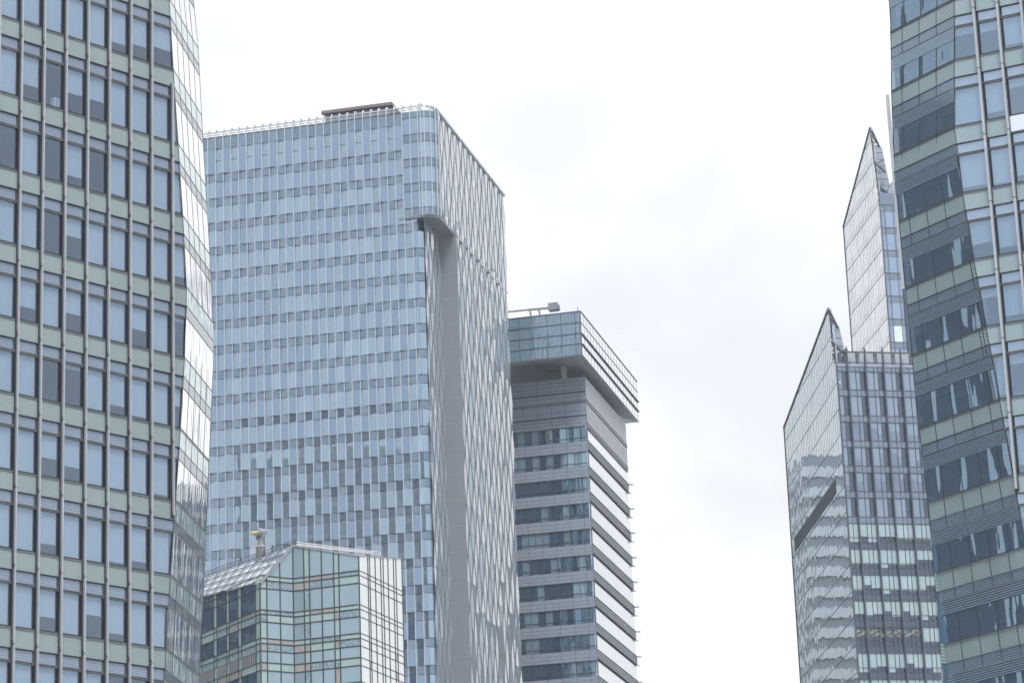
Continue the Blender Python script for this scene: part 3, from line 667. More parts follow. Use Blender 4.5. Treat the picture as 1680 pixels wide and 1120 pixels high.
# ================================================================ twin blade towers (right of centre)
def onp(F, o, x, y):
    d = ray(x, y); P0 = F.P(0, o, 0); return CAMP + d * ((P0 - CAMP).dot(F.n) / d.dot(F.n))
def hor(x, y, D):
    d = ray(x, y); return CAMP + d * (D / math.hypot(d.x, d.y))
pale_panel = matte('grey_blade_panel', (.33, .36, .40), .5, .15, .06, 1); steel_d = matte('truss_steel', (.14, .155, .175), .5, .2)
blade_fin = matte('blade_fin_grey', (.095, .115, .14), .45, .2)
def blade_tower(name, label, p, AR, AL, ubl, apex, ztop, far_top, rows0, pitch, colw, uR, zroof, gmats, seed, bump):
    FR, FL = Fr(p, AR), Fr(p, AL); rnd = random.Random(seed)
    root = thing(name, label, 'office tower', tuple(FR.P(8, -15, 0)))
    zt_at = lambda u: lerp(far_top, ztop, (u - ubl) / (apex - ubl)) if u < apex else lerp(ztop, zroof, (u - apex) / (0 - apex))
    n = int(round(-ubl / colw)); us = [ubl + (-ubl) * i / n for i in range(n + 1)]
    zs = [z for z in [rows0 + pitch * k for k in range(-30, 12)] if z > 1]
    panes = []; grid = MB()
    for u0, u1 in zip(us, us[1:]):
        for za, zb in zip(zs, zs[1:]):
            for (a, b, mi) in ((za, lerp(za, zb, .30), 1), (lerp(za, zb, .30), zb, 0)):
                t0, t1 = zt_at(u0), zt_at(u1)
                if a >= max(t0, t1) - .05: continue
                j = rnd.uniform(-.005, .005); jj = rnd.uniform(-.012, .012)
                q = [FL.P(u0, j, a), FL.P(u1, -j, a), FL.P(u1, -j + jj, min(b, t1)), FL.P(u0, j + jj, min(b, t0))]
                panes.append((q, mi, FL.n, None))
    emit_panes(root, 'blade_pane', panes, gmats, lambda x, y: False, th=.05)
    for z in zs:
        ua = ubl
        if z > far_top: ua = ubl + (z - far_top) / (ztop - far_top) * (apex - ubl)
        if z < ztop: grid.box(FL, ua, min(0, apex if z > zroof else 0), -.05, .03, z - .045, z + .035)
    for u in us: grid.box(FL, u - .02, u + .02, -.05, .02, 1, zt_at(u))
    grid.bar(FL.P(ubl, 0, far_top), FL.P(apex, 0, ztop), .25, .3, Z); grid.bar(FL.P(apex, 0, ztop), FL.P(0, 0, zroof), .25, .3); grid.bar(FL.P(0, .03, 1), FL.P(0, .03, zroof), .22, .22); grid.bar(FL.P(ubl, 0, 1), FL.P(ubl, 0, far_top), .2, .2)
    grid.build('mullion_grid', line_d, root)
    m = MB(); q = [FL.P(ubl, -.1, zroof - 3), FL.P(0, -.1, zroof - 3), FL.P(apex, -.1, ztop), FL.P(ubl, -.1, far_top)]; m.slab(q, FL.n, .35); m.build('blade_back', pale_panel, root)
    fl = [FR.P(.2, -.6, 0), FL.P(ubl, -.4, 0), FL.P(ubl, -.4, 0) + FR.t * (uR - .5), FR.P(uR, -.6, 0)]
    m = MB(); m.prism(fl, 0, zroof - 45); ins = [FL.P(-6, -.5, 0), fl[1], fl[2], FR.P(uR, -6, 0)]; m.prism(ins, zroof - 45, zroof - .6); m.prism(fl, zroof - .6, zroof - .1)
    m.build('core_wall', core_mat, root)
    return root, FR, FL
g5 = [glass('blade_glass', (.20, .25, .28), .42, (.93, .98, 1), 1.65, .01, .32, .7, (1.2, 1.2, .6), var=.12, bdist=.03), glass('blade_spandrel_glass', (.20, .24, .27), .38, (.93, .98, 1), 1.65, .02, .6, .6, (1.2, 1.2, .6), var=.1, bdist=.05)]
p5 = Vector((49.36, 427.16, 0))
T5, F5, FL5 = blade_tower('blade_tower', 'lower blade-topped tower with dark vertical fins and a dark slanted louvre band', p5, 78, 175.5, -50, -3.3, 137.3, 131.1, 96.2, 4.05, 1.42, 14, 127.3, g5, 51, .5)
m = MB(); m.box(FL5, -46.6, -7.3, .0, .045, 108.95, 111.2)
for i in range(90): m.box(FL5, -46.6 + i * .437, -46.45 + i * .437, .045, .075, 108.95, 111.2, 1)
m.build('plant_louvre', [matte('louvre_dark', (.05, .056, .068), .7), matte('louvre_slat', (.085, .095, .115), .6)], T5)
up5 = [glass('lilac_blind_pane', (.22, .26, .32), .17, (.85, .91, 1), 1.5, .02, .05, .5, var=.08), glass('fin_reflection_pane', (.03, .045, .06), .10, (.82, .9, 1), 1.5, .02, .1, .5, var=.2),  # the near-black pane has the fins' reflection put into its colour
       glass('green_blind_pane', (.40, .48, .475), .10, (.85, .95, 1), 1.5, .02, .05, .5, var=.08), glass('dark_office_pane', (.028, .036, .048), .10, (.8, .88, 1), 1.5, .02, .05, .5, var=.5, vscale=1.5),
       glass('clear_office_pane', (.03, .035, .04), .05, (.8, .88, 1), 1.45, .02, clear=.93), glass('grey_office_pane', (.13, .16, .22), .18, (.85, .91, 1), 1.5, .02, .05, .5, var=.25, vscale=1)]
sp5 = [glass('grey_spandrel_pane', (.15, .18, .225), .15, (.85, .91, 1), 1.5, .03, .03, .5, var=.08), glass('dark_spandrel_pane', (.045, .056, .075), .09, (.85, .91, 1), 1.5, .03, .03, .5, var=.1)]
rnd = random.Random(55); W5 = []; S5 = [MB(), MB()]; grd5 = MB(); lamps = MB()
FU = [1.62 + 2.87 * i for i in range(-1, 5)]
ZW = [126.2, 122.3] + [118.2 - 3.945 * k for k in range(0, 29)]     # heads of the window rows
ZB = [123.3, 119.2] + [118.2 - 3.945 * k - 2.93 for k in range(0, 29)]
for k, (zt, zb) in enumerate(zip(ZW, ZB)):
    if zb < 2: break
    low = k >= 6; nxt = ZW[k + 1] if k + 1 < len(ZW) else 0; lit = abs(zb - 84) < 1.9
    S5[1 if low else 0].box(F5, 0, 14, -.06, 0, nxt, zb)
    if k == 0: S5[0].box(F5, 0, 14, -.06, 0, 126.2, 127.3)
    for fu in FU:
        for (a, b, kind) in ((.09, 1.33, 'w'), (1.33, 2.02 if not low else 2.87 - .08, 'w'), (2.02, 2.78, 'd')):
            if low and kind == 'd': continue
            u0, u1 = fu + a, fu + b
            if u1 < .1 or u0 > 13: continue
            u0 = max(u0, .05)
            if kind == 'd': W5.append(([F5.P(u0, -.05, zb), F5.P(u1, -.05, zb), F5.P(u1, -.05, zt), F5.P(u0, -.05, zt)], 1, F5.n, None)); continue  # dark strip painted as the reflection beside each fin
            if lit and u1 < 11.5: W5.append(([F5.P(u0, -.05, zb), F5.P(u1, -.05, zb), F5.P(u1, -.05, zt), F5.P(u0, -.05, zt)], 4, F5.n, None)); continue
            if not low:
                if k in (2, 3, 4) and rnd.random() < .55:
                    zm = lerp(zb, zt, rnd.choice([.35, .55, .7])); W5.append(([F5.P(u0, -.05, zb), F5.P(u1, -.05, zb), F5.P(u1, -.05, zm), F5.P(u0, -.05, zm)], 5, F5.n, None)); z2 = zm
                else: z2 = zb
                W5.append(([F5.P(u0, -.05, z2), F5.P(u1, -.05, z2), F5.P(u1, -.05, zt), F5.P(u0, -.05, zt)], 0 if rnd.random() > .1 else 5, F5.n, None))
            else:
                zm = zb + rnd.choice([.0, .55, .62, .62, .95, .62, 1.4]); zr = zb + .75
                if zm > zb + .1: W5.append(([F5.P(u0, -.05, zb), F5.P(u1, -.05, zb), F5.P(u1, -.05, zm), F5.P(u0, -.05, zm)], 3, F5.n, None))
                W5.append(([F5.P(u0, -.05, zm), F5.P(u1, -.05, zm), F5.P(u1, -.05, zt), F5.P(u0, -.05, zt)], 2, F5.n, None))
    for z in (zt, zb): grd5.box(F5, 0, 14, 0, .07, z - .05, z + .05)
    if low: grd5.box(F5, 0, 14, -.02, .05, zb + .72, zb + .77)
    if lit:
        for r_ in range(5):
            for i in range(9):
                if rnd.random() < .75: lamps.box(F5, .6 + i * 1.25, 1.35 + i * 1.25, -1.2 - r_ * 1.0, -1.1 - r_ * 1.0, zt - .31, zt - .27)
for fu in FU:
    for a in (1.33, 2.02): grd5.box(F5, max(.05, fu + a - .03), max(.1, fu + a + .03), -.02, .08, 2, 127.2)
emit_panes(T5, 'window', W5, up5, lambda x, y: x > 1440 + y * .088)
S5[0].build('spandrel_band', sp5[0], T5); S5[1].build('spandrel_band', sp5[1], T5); grd5.build('window_frame', line_d, T5); lamps.build('ceiling_lamp', lamp_mat, T5)
for fu in FU:
    if fu < .3: continue
    m = MB(); m.box(F5, fu - .09, fu + .09, 0, .62, 2, 127.3)
    m.hexa([F5.P(fu - .09, .0, 127.3), F5.P(fu + .09, .0, 127.3), F5.P(fu + .09, .62, 127.3), F5.P(fu - .09, .62, 127.3)], [F5.P(fu - .09, .25, 130.2), F5.P(fu + .09, .25, 130.2), F5.P(fu + .09, .62, 129.6), F5.P(fu - .09, .62, 129.6)])
    m.box(F5, fu - 1.0, fu - .55, -1.2, -.6, 127.6, 129.4); m.build('fin', blade_fin, T5)
m = MB(); m.box(F5, 0, 14, -.3, .12, 127.0, 127.42); m.build('parapet', pale_panel, T5)
m = MB()
for z in (127.95, 128.35): m.box(F5, 1.7, 14, .0, .05, z, z + .05)
for i in range(20): m.box(F5, 1.7 + i * .62, 1.74 + i * .62, .0, .05, 127.4, 128.4)
m.build('roof_railing', pale_panel, T5)
m = MB(); fm = MB(); scr = glass('roof_screen_glass', (.36, .34, .35), .2, (1, .98, .97), 1.5, .03, .05, .5, var=.1)
for i in range(7):
    a, b = 2.8 + i * 1.45, 2.8 + (i + 1) * 1.45; m.box(F5, a, b, -3.25, -3.2, 127.4, 130.3); fm.box(F5, a - .04, a + .04, -3.2, -3.1, 127.4, 130.35)
m.box(F5, 2.75, 2.8, -12, -3.2, 127.4, 130.3); fm.box(F5, 2.7, 13.5, -3.2, -3.1, 130.28, 130.42); fm.box(F5, 2.7, 13.5, -3.2, -3.12, 128.6, 128.68); fm.bar(F5.P(2.75, -12, 127.6), F5.P(2.75, -3.2, 130.3), .12)
m.build('roof_screen', scr, T5); fm.build('roof_screen_frame', line_d, T5)
def back_blade(root, F, poly, o, bars, name='rear_blade'):
    pts = [onp(F, o, x, y) for x, y in poly]; m = MB(); n = len(pts); k = 0
    m.poly(pts); m.poly([p - F.n * .5 for p in pts][::-1])
    for i in range(n): a, b = pts[i], pts[(i + 1) % n]; m.poly([a, b, b - F.n * .5, a - F.n * .5])
    m.build(name, pale_panel, root)
    j = MB(); zlo, zhi = min(p.z for p in pts), max(p.z for p in pts)
    def xr(z):
        xs = []
        for i in range(n):
            a, b = pts[i], pts[(i + 1) % n]
            if (a.z - z) * (b.z - z) < 0: xs.append(a.lerp(b, (z - a.z) / (b.z - a.z)))
        return xs
    z = zlo + .8
    while z < zhi:
        xs = xr(z)
        if len(xs) >= 2: j.bar(xs[0] + F.n * .02, xs[1] + F.n * .02, .07, .04, Z)
        z += 1.25
    j.build('panel_joint', line_d, root)
    t = MB()
    for (x0, y0, o0, x1, y1, o1, w) in bars: t.bar(onp(F, o0, x0, y0), onp(F, o1, x1, y1), w, w)
    t.build('roof_truss', steel_d, root)
back_blade(T5, F5, [(1362, 530), (1376.5, 534), (1384.5, 570), (1388, 577), (1385, 600), (1366, 600)], -7, [
    (1359.5, 508, -.3, 1374.5, 538, -5, .34), (1361, 519, -.4, 1372, 533, -5, .2), (1362, 527, -.4, 1370, 531, -5, .2), (1363, 531, -.4, 1364.5, 556, -3, .25), (1364.5, 560, -.4, 1384, 579, -6, .34),
    (1365, 566, -.4, 1378, 574, -5, .22), (1366, 575, -.4, 1372, 571, -3, .22), (1366.5, 590, -.4, 1371, 576, -3, .22), (1366, 580, -.4, 1372, 590, -3, .2), (1384, 577, -1, 1389, 573, -1, .5), (1370, 596, -1.5, 1372, 572, -1.5, .18), (1367, 594, -.6, 1390, 595, -.6, .16)])
g6 = [glass('rear_blade_glass', (.46, .48, .49), .74, (1, 1, 1), 1.7, .015, .14, .55, (1.2, 1.2, .5), var=.08, bdist=.04), glass('rear_blade_spandrel_glass', (.38, .41, .44), .58, (1, 1, 1), 1.65, .02, .14, .6, (1.2, 1.2, .6), var=.08, bdist=.04)]
p6 = Vector((65.73, 485.57, 0))
T6, F6, FL6 = blade_tower('blade_tower', 'taller pale blade-topped tower rising behind the finned one', p6, 78, 172, -25.9, -2.5, 189.0, 178.4, 156.9, 4.22, 1.05, 22, 175.6, g6, 61, .3)
W6 = []; gr6 = MB(); sp6 = MB(); rnd = random.Random(6)
w6 = [glass('rear_tower_pane', (.24, .30, .40), .24, (.85, .91, 1), 1.55, .02, .05, .5, var=.1), glass('rear_tower_pane_dark', (.16, .21, .29), .26, (.85, .91, 1), 1.55, .02, .05, .5, var=.15), matte('pale_green_blind', (.74, .80, .70), .6, var=.02)]
for k in range(42):
    zt = 173.45 - 4.22 * k; zb = zt - 4.22
    if zb < 2: break
    for i, (a, b) in enumerate([(0.03, .78), (.78, 2.36), (2.36, 3.1), (3.1, 3.9)] + [(3.9 + 1.3 * j, 5.2 + 1.3 * j) for j in range(13)]):
        mi = 1 if i in (0, 3) or rnd.random() < .2 else 0
        if k == 5 and i == 1: mi = 2  # a single pane with a pale green blind
        W6.append(([F6.P(a, 0, zb), F6.P(b, 0, zb), F6.P(b, 0, zb + 3.0), F6.P(a, 0, zb + 3.0)], mi, F6.n, None))
        gr6.box(F6, b - .035, b + .035, 0, .08, zb, zt)
    sp6.box(F6, 0, 22, -.06, .0, zb + 3.0, zt); gr6.box(F6, 0, 22, 0, .07, zt - .06, zt + .04); gr6.box(F6, 0, 22, 0, .04, zb + 3.0, zb + 3.05)
sp6.box(F6, 0, 22, -.06, 0, 173.45, 175.7)
m = MB(); m.box(F6, 3.05, 3.5, 0, .5, 2, 176.2); m.build('fin', blade_fin, T6)
emit_panes(T6, 'window', W6, w6, lambda x, y: y > 585 or x > 1495)
sp6.build('spandrel_band', sp5[0], T6); gr6.build('window_frame', line_d, T6)
back_blade(T6, F6, [(1434, 237), (1446.5, 241), (1459.5, 303), (1459, 332), (1438, 332), (1435, 290)], -7, [
    (1430, 214, -.3, 1442.5, 241, -5, .34), (1431, 222, -.4, 1438, 234, -4, .2), (1432, 233, -.4, 1439, 235, -4, .2), (1434, 265, -.4, 1452.5, 282, -6, .34), (1440, 268, -6, 1450.5, 262, -6, .25), (1436, 268, -.4, 1447, 277, -5, .22),
    (1437, 276, -.4, 1442, 285, -3, .2), (1439, 304, -.4, 1457, 318, -6, .34), (1439, 308, -.4, 1450, 314, -5, .25), (1457, 318, -6, 1466, 313, -6, .3), (1440, 318, -.4, 1446, 322, -3, .2), (1441, 330, -.4, 1446, 320, -3, .2), (1444, 327, -1, 1458, 327, -1, .14), (1438, 285, -.5, 1441, 296, -.6, .25)])
m = MB(); c = onp(F6, -3, 1457, 330); c2 = onp(F6, -3, 1467, 330)
Fb = Fr(c, 78); Lb = (c2 - c).dot(Fb.t); m.hexa([Fb.P(0, 0, 174), Fb.P(Lb, 0, 174), Fb.P(Lb, -2, 174), Fb.P(0, -2, 174)], [Fb.P(0.1, 0, 177.1), Fb.P(Lb, 0, 179.1), Fb.P(Lb, -2, 179.1), Fb.P(.1, -2, 177.1)]); m.build('roof_plant_screen', pale_panel, T6)
# ================================================================ low patchwork building (lower left)
K3, Z3 = .88, .204  # building shrunk about the camera, nearer, so its side stops mirroring the blade tower
p3 = Vector((-16.90, 298.72, 0)); FR3 = Fr(p3, 111.5, K3, Z3); FS3 = Fr(p3, 19.9, K3, Z3)
p31 = Vector((-24.04, 301.53, 0)); FM3 = Fr(p31, 57, K3, Z3); p32 = Vector((-27.34, 299.38, 0)); FL3 = Fr(p32, 147, K3, Z3)
T3 = thing('patchwork_building', 'lower glass building patched with green, beige and pebbled panels under a sloping glass roof', 'office building', tuple(FR3.P(-5, -8, 0)))
peb = newmat('pebbled_panel'); A, l = nodes(peb); b = A('ShaderNodeBsdfPrincipled'); o = A('ShaderNodeOutputMaterial'); t = A('ShaderNodeTexCoord'); vo = A('ShaderNodeTexVoronoi'); vo.inputs['Scale'].default_value = 5.5
l.new(t.outputs['Object'], vo.inputs['Vector']); cr = A('ShaderNodeValToRGB'); cr.color_ramp.elements[0].position = .12; cr.color_ramp.elements[0].color = (.62, .70, .70, 1); cr.color_ramp.elements[1].position = .40; cr.color_ramp.elements[1].color = (.22, .29, .31, 1)
l.new(vo.outputs['Distance'], cr.inputs[0]); l.new(cr.outputs[0], b.inputs['Base Color']); b.inputs['Roughness'].default_value = .25; l.new(b.outputs[0], o.inputs[0])
m3 = dict(G=glass('patch_glass', (.27, .34, .36), .14, (.85, .95, 1), 1.5, .03, .04, .4, var=.1), P=glass('patch_green', (.36, .44, .405), .07, (.9, 1, .98), 1.45, .12, var=.06, vscale=1),
          B=glass('patch_beige', (.36, .315, .285), .05, (1, .98, .95), 1.45, .15, var=.08, vscale=1.2), K=peb, D=glass('patch_dark_window', (.04, .06, .085), .16, (.78, .9, 1), 1.5, .01, .5, .9, (1, 1, .5), var=.5, vscale=1.4),
          W=glass('patch_side', (.52, .56, .54), .42, (1, 1, .985), 1.7, .03, .03, .4, var=.04), X=matte('slot_louvre', (.10, .10, .105), .6), Y=glass('patch_side_beige', (.34, .31, .285), .12, (1, .98, .95), 1.45, .1))
keys = list(m3); ml3 = [m3[k] for k in keys]; ki = {k: i for i, k in enumerate(keys)}
RW = [90, 78.25, 77.7, 76.72, 74.14, 73.6, 72.67, 70.7, 70.1, 69.18, 67.8, 66.85, 64.9, 64.3, 63.4]
while RW[-1] > 6: RW += [RW[-1] - 2.0, RW[-1] - 2.55, RW[-1] - 3.5]
CR = [-8.72, -7.26, -6.53, -4.92, -3.32, -2.64, 0]
MR = ["GPGGPG", "PPBBPK", "BBKKPP", "GKGGPG", "PPBBPP", "KPPPBK", "GKGGPG", "PPKKKP", "BBPPBK", "GPGGPG", "BBKKKP", "GKGGBG", "PPBBPP", "KPPPBK"]
CM = [-4.48, -3.6, -1.8, 0]; MM = ["PGG", "PPP", "PKK", "PGG", "KKK", "KPP", "PGG", "PBB", "BKK", "GGG", "BPP", "PGG", "PPP", "BKK"]
CS = [0, 2.69, 3.25, 4.94, 6.65, 7.42, 8.96, 10.71, 11.48, 13.42]
CL3 = [-22.5, -19.6, -18.8, -15.4, -12.11, -11.29, -8.69, -8.05, -5.65, -4.85, -1.1, 0]
rnd = random.Random(3)
def cells(F, cols, rowmap, top, mw, part):
    ps = []; fr_ = MB(); rr = []
    for r_, (zt, zb) in enumerate(zip(RW, RW[1:])):
        for c_, (u0, u1) in enumerate(zip(cols, cols[1:])):
            t0, t1 = min(zt, top(u0)), min(zt, top(u1))
            if max(t0, t1) <= zb + .03: continue
            k = rowmap(r_, c_); ps.append(([F.P(u0, 0, zb), F.P(u1, 0, zb), F.P(u1, 0, max(t1, zb)), F.P(u0, 0, max(t0, zb))], ki[k], F.n, None))
            if k == 'X':
                n = 7
                for j in range(n): fr_.box(F, lerp(u0, u1, (j + .15) / n), lerp(u0, u1, (j + .45) / n), 0, .12, zb, t0, 1)
        if zb < top(cols[0]) or zb < top(cols[-1]): fr_.box(F, cols[0], cols[-1], 0, .06, zb - mw / 2, zb + mw / 2)
    for u in cols: fr_.box(F, u - mw / 2, u + mw / 2, 0, .07, 2, top(u))
    emit_panes(T3, part, ps, ml3, th=.05); fr_.build('mullion_grid', [matte(part + '_mullion', (.055, .065, .065), .5, .1), matte(part + '_slat', (.26, .26, .26), .5)], T3)
topR = lambda u: lerp(82.28, 79.96, (u + 8.72) / 8.72); topM = lambda u: lerp(77.3, 82.28, (u + 4.48) / 4.48); topS = lambda u: lerp(79.96, 82.3, u / 13.42); topL = lambda u: 77.3 - u * .093
cells(FR3, CR, lambda r_, c_: MR[r_ if r_ < 14 else 3 + (r_ - 3) % 11][c_], topR, .13, 'facade_panel')
cells(FM3, CM, lambda r_, c_: MM[r_ if r_ < 14 else 3 + (r_ - 3) % 11][c_], topM, .13, 'gable_panel')
cells(FS3, CS, lambda r_, c_: 'Y' if (r_ in (8, 10, 13) and c_ in (1, 7)) else 'W', topS, .07, 'side_panel')
def mapL(r_, c_):
    strip = (CL3[c_ + 1] - CL3[c_]) < 1.2
    rr = r_ if r_ < 12 else 3 + (r_ - 3) % 9
    if strip: return 'P' if rr < 4 or rr in (6, 9) else rnd.choice('PBKP')
    return {0: 'D', 1: 'D', 2: 'D', 3: 'D', 4: rnd.choice('PPBK'), 5: rnd.choice('BKP'), 6: 'D', 7: rnd.choice('BKP'), 8: rnd.choice('KPB'), 9: 'X', 10: rnd.choice('KBP'), 11: 'D'}[rr]
cells(FL3, CL3, mapL, topL, .09, 'wall_panel')
# sloping glass roof
E0, E1 = FL3.P(0, 0, 77.3), FL3.P(-22.5, 0, topL(-22.5)); R0 = FM3.P(0, 0, 82.3)
nr = (E1 - E0).cross(R0 - E0).normalized(); d = ray(330, 948.5); RL = CAMP + d * ((E0 - CAMP).dot(nr) / d.dot(nr)); RLx = R0 + (RL - R0) * 1.25
rp = []; gr = MB(); nrm = nr if nr.z > 0 else -nr
rg = [glass('roof_glass_pale', (.36, .41, .44), .28, (1, 1, 1), 1.6, .04, .12, .4, var=.15), glass('roof_glass_blue', (.28, .34, .38), .28, (1, 1, 1), 1.6, .04, .12, .4, var=.12)]
RP = lambda s_, t_: E0.lerp(E1, s_).lerp(R0.lerp(RLx, s_), t_)
ncol = 11
for i in range(ncol):
    for j in range(4):
        a, b = i / ncol, (i + 1) / ncol; c, d_ = [0, .22, .5, .76, 1][j], [0, .22, .5, .76, 1][j + 1]
        lift = rnd.uniform(0, .035)
        rp.append(([RP(a, c) + nrm * lift, RP(b, c), RP(b, d_), RP(a, d_) + nrm * lift * .4], rnd.choice([0, 0, 1]), nrm, None))
    gr.bar(RP(i / ncol, 0) + nrm * .12, RP(i / ncol, 1) + nrm * .12, .06, .08, nrm); gr.bar(RP((i + .12) / ncol, 0) + nrm * .1, RP((i + .12) / ncol, 1) + nrm * .1, .03, .05, nrm, 1)
for t_ in (0, .22, .5, .76, 1): gr.bar(RP(0, t_) + nrm * .12, RP(1, t_) + nrm * .12, .06, .1, nrm)
emit_panes(T3, 'roof_pane', rp, rg, th=.06); gr.build('roof_glazing_bar', [line_d, sdm], T3)
m = MB(); m.bar(E0, R0, .22, .3, Z); m.bar(R0, FR3.P(0, 0, 80.0), .14, .25, Z); m.bar(FR3.P(0, 0, 80.0), FS3.P(13.42, 0, 82.35), .12, .2, Z); m.build('roof_edge', matte('roof_edge_metal', (.34, .34, .34), .5, .2), T3)
m = MB(); q = [R0 - Z * .1, FR3.P(0, 0, 79.85), FS3.P(13.4, 0, 82.2), RLx - Z * .1]; m.poly(q); m.poly([p - Z * .4 for p in q][::-1]); m.build('roof_deck', concrete, T3)
m = MB(); m.prism([FR3.P(-.3, -.4, 0), FR3.P(-8.6, -.4, 0), FM3.P(-4.3, -.4, 0), FL3.P(-22, -.4, 0), FL3.P(-22, -14, 0), FS3.P(13, -.6, 0)], 0, 67.4); m.build('core_wall', core_mat, T3)
pink = matte('pale_pink_pipe', (.66, .60, .58), .5, 0, .05)
m = MB(); n = 11
for (xa, ya, xb, yb, o) in ((486, 889, 625, 905.8, -.8), (487, 893.5, 625, 909.8, -.8), (486, 892, 612, 906.5, -1.6)): m.tube([onp(FR3, o, xa, ya), onp(FR3, o, xb, yb)], .055, 8)
for i in range(n):
    x, y = lerp(492, 622, i / (n - 1)), lerp(889.6, 905.4, i / (n - 1)); m.tube([onp(FR3, -.8, x, y), onp(FR3, -.8, x, y + 6.5)], .04, 6)
m.build('roof_railing', pink, T3, label='pale pink pipe railing along the right roof edge')
m = MB(); RR = lambda s_: R0.lerp(RLx, s_) + Z * .05
for i in range(30): m.bar(RR(i / 30), RR(i / 30) + Z * .5, .05)
m.bar(RR(0) + Z * .5, RR(1) + Z * .5, .06); m.bar(RR(0) + Z * .25, RR(1) + Z * .25, .04); m.build('roof_railing', steel_d, T3)
# searchlight on its mast, on the ridge
c = hor(427.5, 925, 310); LT = thing('rooftop_searchlight', 'rooftop searchlight with yellow lens hood on a stout mast above the sloping glass roof', 'searchlight', tuple(c))
D_ = 308; h_ = lambda x, y, dd=0: hor(x, y, D_ + dd); gb = matte('mast_beige', (.27, .255, .235), .6, .1, .2, 6, (1, 1, 1)); gw = matte('housing_grey', (.26, .265, .27), .6, 0, .1, 3)
m = MB(); m.cone(h_(427.7, 922), h_(427.7, 898), .62, .50, 10); m.cone(h_(427.7, 898), h_(427.6, 893), .58, .34, 10); m.cone(h_(427.6, 893), h_(427.3, 880), .30, .24, 10); m.build('mast', gb, LT)
m = MB(); m.bar(h_(427.5, 920, -1), h_(427.5, 896, -1), .16, .1); 
for x in (422, 433.5): m.bar(h_(x, 912, -.6), h_(x, 898, -.6), .14, .14)
m.build('cable_duct', steel_d, LT)
m = MB(); m.bar(h_(420, 883), h_(434, 878), .30, .4, Z); m.bar(h_(422, 880), h_(422.5, 872), .2, .2); m.bar(h_(432, 879), h_(431.5, 869), .22, .22); m.build('yoke', gw, LT)
m = MB(); m.cone(h_(433, 872.3, .6), h_(424, 873.6, -.4), .34, .40, 14); m.cone(h_(424, 873.6, -.4), h_(418.5, 874.2, -.9), .30, .24, 14); m.cone(h_(427.2, 869.5), h_(427.2, 866), .30, .12, 10); m.build('lamp_housing', gw, LT)
m = MB(); m.cone(h_(418.3, 874.1, -.9), h_(416.6, 874.3, -1.1), .24, .22, 14); m.cone(h_(416.6, 874.3, -1.1), h_(412, 874.6, -1.6), .20, .08, 14); m.build('lens_hood', matte('yellow_hood', (.50, .33, .06), .5, 0, .1), LT)
for (x0, x1, y0, y1) in ((411, 420.5, 896, 914), (435.5, 445, 895.5, 908)):
    t = thing('equipment_box', 'pale grey equipment box %s the searchlight mast' % ('on the roof left of' if x0 < 420 else 'on the roof right of'), 'box', tuple(hor((x0 + x1) / 2, y1 + 4, 311)), 'equipment boxes flanking the searchlight')
    a, b = hor(x0, y1 + 4, 311), hor(x1, y1 + 4, 311); top = hor(x0, y0, 311).z; Fb = Fr(a, math.degrees(math.atan2((b - a).x, (b - a).y))); Lb = (b - a).length
    m = MB(); m.box(Fb, 0, Lb, -.7, 0, a.z, top); m.build('cabinet', matte('cabinet_grey', (.40, .43, .46), .6, 0, .06), t)
    m = MB(); m.box(Fb, -.03, Lb + .03, -.73, .03, top, top + .05); m.build('lid', sdm, t)
# ================================================================ neighbouring towers that only show as reflections
ctx_g = glass('neighbour_glass', (.05, .07, .085), .12, (.8, .9, 1), 1.45, .05, .1, .3, var=.4, vscale=.15)
ctx_w = matte('neighbour_wall', (.24, .27, .28), .8, 0, .2, .1)
def neighbour(cx, cy, az, w, d, h, lab, band=4.0):
    t = thing('neighbour_tower', lab, 'office tower', (cx, cy, 0)); F = Fr((cx, cy), az)
    m = MB(); m.box(F, -w / 2, w / 2, -d / 2, d / 2, 0, h); m.build('wall', ctx_g, t)
    b = MB(); z = band
    while z < h: b.box(F, -w / 2 - .15, w / 2 + .15, -d / 2 - .15, d / 2 + .15, z - 1.1, z); z += band
    b.build('floor_band', ctx_w, t)
    b = MB(); n = int(w / 6)
    for i in range(n + 1): b.box(F, -w / 2 + i * w / n - .3, -w / 2 + i * w / n + .3, -d / 2 - .3, d / 2 + .3, 0, h + 1.5)
    b.build('pier', core_mat, t); m = MB(); m.box(F, -w / 4, w / 4, -d / 4, d / 4, h, h + 6); m.build('plant_room', ctx_w, t)
neighbour(-106, 342, 60, 44, 40, 118, 'broad dark tower behind the patchwork building, seen only in reflections')
neighbour(-187, 249, 130, 46, 34, 186, 'dark banded tower beyond the left edge, seen only in reflections')
neighbour(-150, 205, 120, 26, 26, 140, 'squat dark tower beyond the left edge, seen only in reflections')
neighbour(-245, 290, 140, 40, 30, 205, 'tallest dark tower beyond the left edge, seen only in reflections')
neighbour(114, 530, 100, 54, 40, 126, 'long mid-rise block beyond the right edge, seen only in reflections')
t = thing('neighbour_tower', 'white banded tower standing behind the crowned tower, seen only in reflections', 'office tower', (8, 577, 0)); F = Fr((8, 577), 90)
m = MB(); m.box(F, -11, 11, -12, 12, 0, 150); m.build('wall', matte('neighbour_grey_wall', (.30, .325, .345), .6), t); bw = matte('neighbour_white_band', (.74, .77, .78), .6, var=.03); b = MB(); z = 4
while z < 150: b.box(F, -11.3, 11.3, -12.3, 12.3, z - 2.0, z); z += 4.1
b.build('floor_band', bw, t)
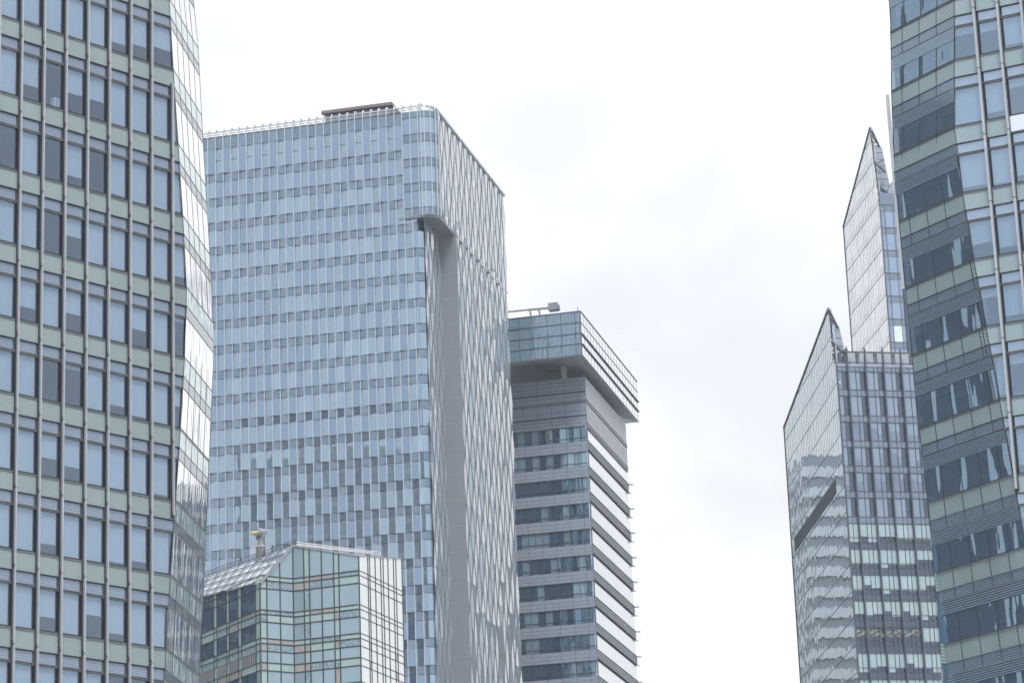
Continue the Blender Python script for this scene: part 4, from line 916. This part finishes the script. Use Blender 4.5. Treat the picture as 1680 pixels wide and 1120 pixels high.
# ---------------------------------------------------------------- thin summer haze
hz = newmat('haze_air'); A, l = nodes(hz); v = A('ShaderNodeVolumePrincipled'); v.inputs['Color'].default_value = (.95, .965, .98, 1); v.inputs['Density'].default_value = .00016; v.inputs['Anisotropy'].default_value = .2
o = A('ShaderNodeOutputMaterial'); l.new(v.outputs[0], o.inputs['Volume'])
m = MB(); m.prism([(-420, -120), (420, -120), (420, 760), (-420, 760)], -2.5, 235); h = m.build('haze', hz, kind='stuff')
# ---------------------------------------------------------------- a few things standing behind the panes of the near towers
def inside(F, o, x0, y0, x1, y1):
    a, b = onp(F, o, x0, y1), onp(F, o, x1, y0); q = Fr(a, math.degrees(math.atan2(F.t.x, F.t.y))); w = (b - a).dot(F.t); return q, w, a.z, b.z
white_m = matte('white_laminate', (.80, .81, .82), .5, var=.03); card = matte('pale_card', (.62, .63, .62), .7); monitor_m = matte('monitor_grey', (.40, .43, .48), .4)
def locker(F, x0, y0, x1, y1, lab, cat, kind):
    q, w, z0, z1 = inside(F, -.32, x0, y0, x1, y1); t = thing(kind, lab, cat, tuple(q.P(w / 2, -.15, z0)))
    m = MB(); m.box(q, 0, w, -.3, 0, z0, z1); m.build('body', white_m, t)
    m = MB(); m.box(q, w * .47, w * .53, 0, .01, z0 + .05, z1 - .05); m.box(q, -.01, w + .01, -.31, .015, z1, z1 + .03); m.build('door_gap', dark_trim, t)
locker(FA, 217, 186, 230, 212, 'white cabinet behind the glass of the left tower, right of the dark pane', 'cabinet', 'filing_cabinet')
locker(FA, 88, 162, 99, 182, 'white board case behind the third pane of the left tower', 'cabinet', 'filing_cabinet')
locker(FA, 228, 437, 237, 451, 'small white box standing on the sill near the folded corner of the left tower', 'box', 'storage_box')
def cups(F, spots, lab, cat, kind):
    q0 = onp(F, -.3, *spots[0]); t = thing(kind, lab, cat, tuple(q0))
    for (x, y) in spots:
        p = onp(F, -.3, x, y); m = MB(); m.cone(p - Z * .1, p + Z * .16, .07, .09, 12); m.build('pot', card, t)
cups(FA, [(35, 396)], 'small pale pot on a sill of the left tower, left one of the pair', 'pot', 'desk_pot'); cups(FA, [(53, 401)], 'small pale pot on a sill of the left tower, right one of the pair', 'pot', 'desk_pot')
def screen(F, x, y, lab):
    p = onp(F, -.45, x, y); q = Fr(p, math.degrees(math.atan2(F.t.x, F.t.y))); t = thing('desk_monitor', lab, 'monitor', tuple(p), 'monitors behind the right tower windows')
    m = MB(); m.box(q, -.28, .28, -.05, 0, p.z + .16, p.z + .50); m.build('screen', monitor_m, t)
    m = MB(); m.box(q, -.03, .03, -.06, -.04, p.z - .05, p.z + .2); m.box(q, -.12, .12, -.12, .04, p.z - .08, p.z - .05); m.build('stand', dark_trim, t)
screen(FB, 1603, 197, 'grey desk monitor behind the glass of the right tower, left of the pair'); screen(FB, 1629, 192, 'grey desk monitor behind the glass of the right tower, right of the pair')
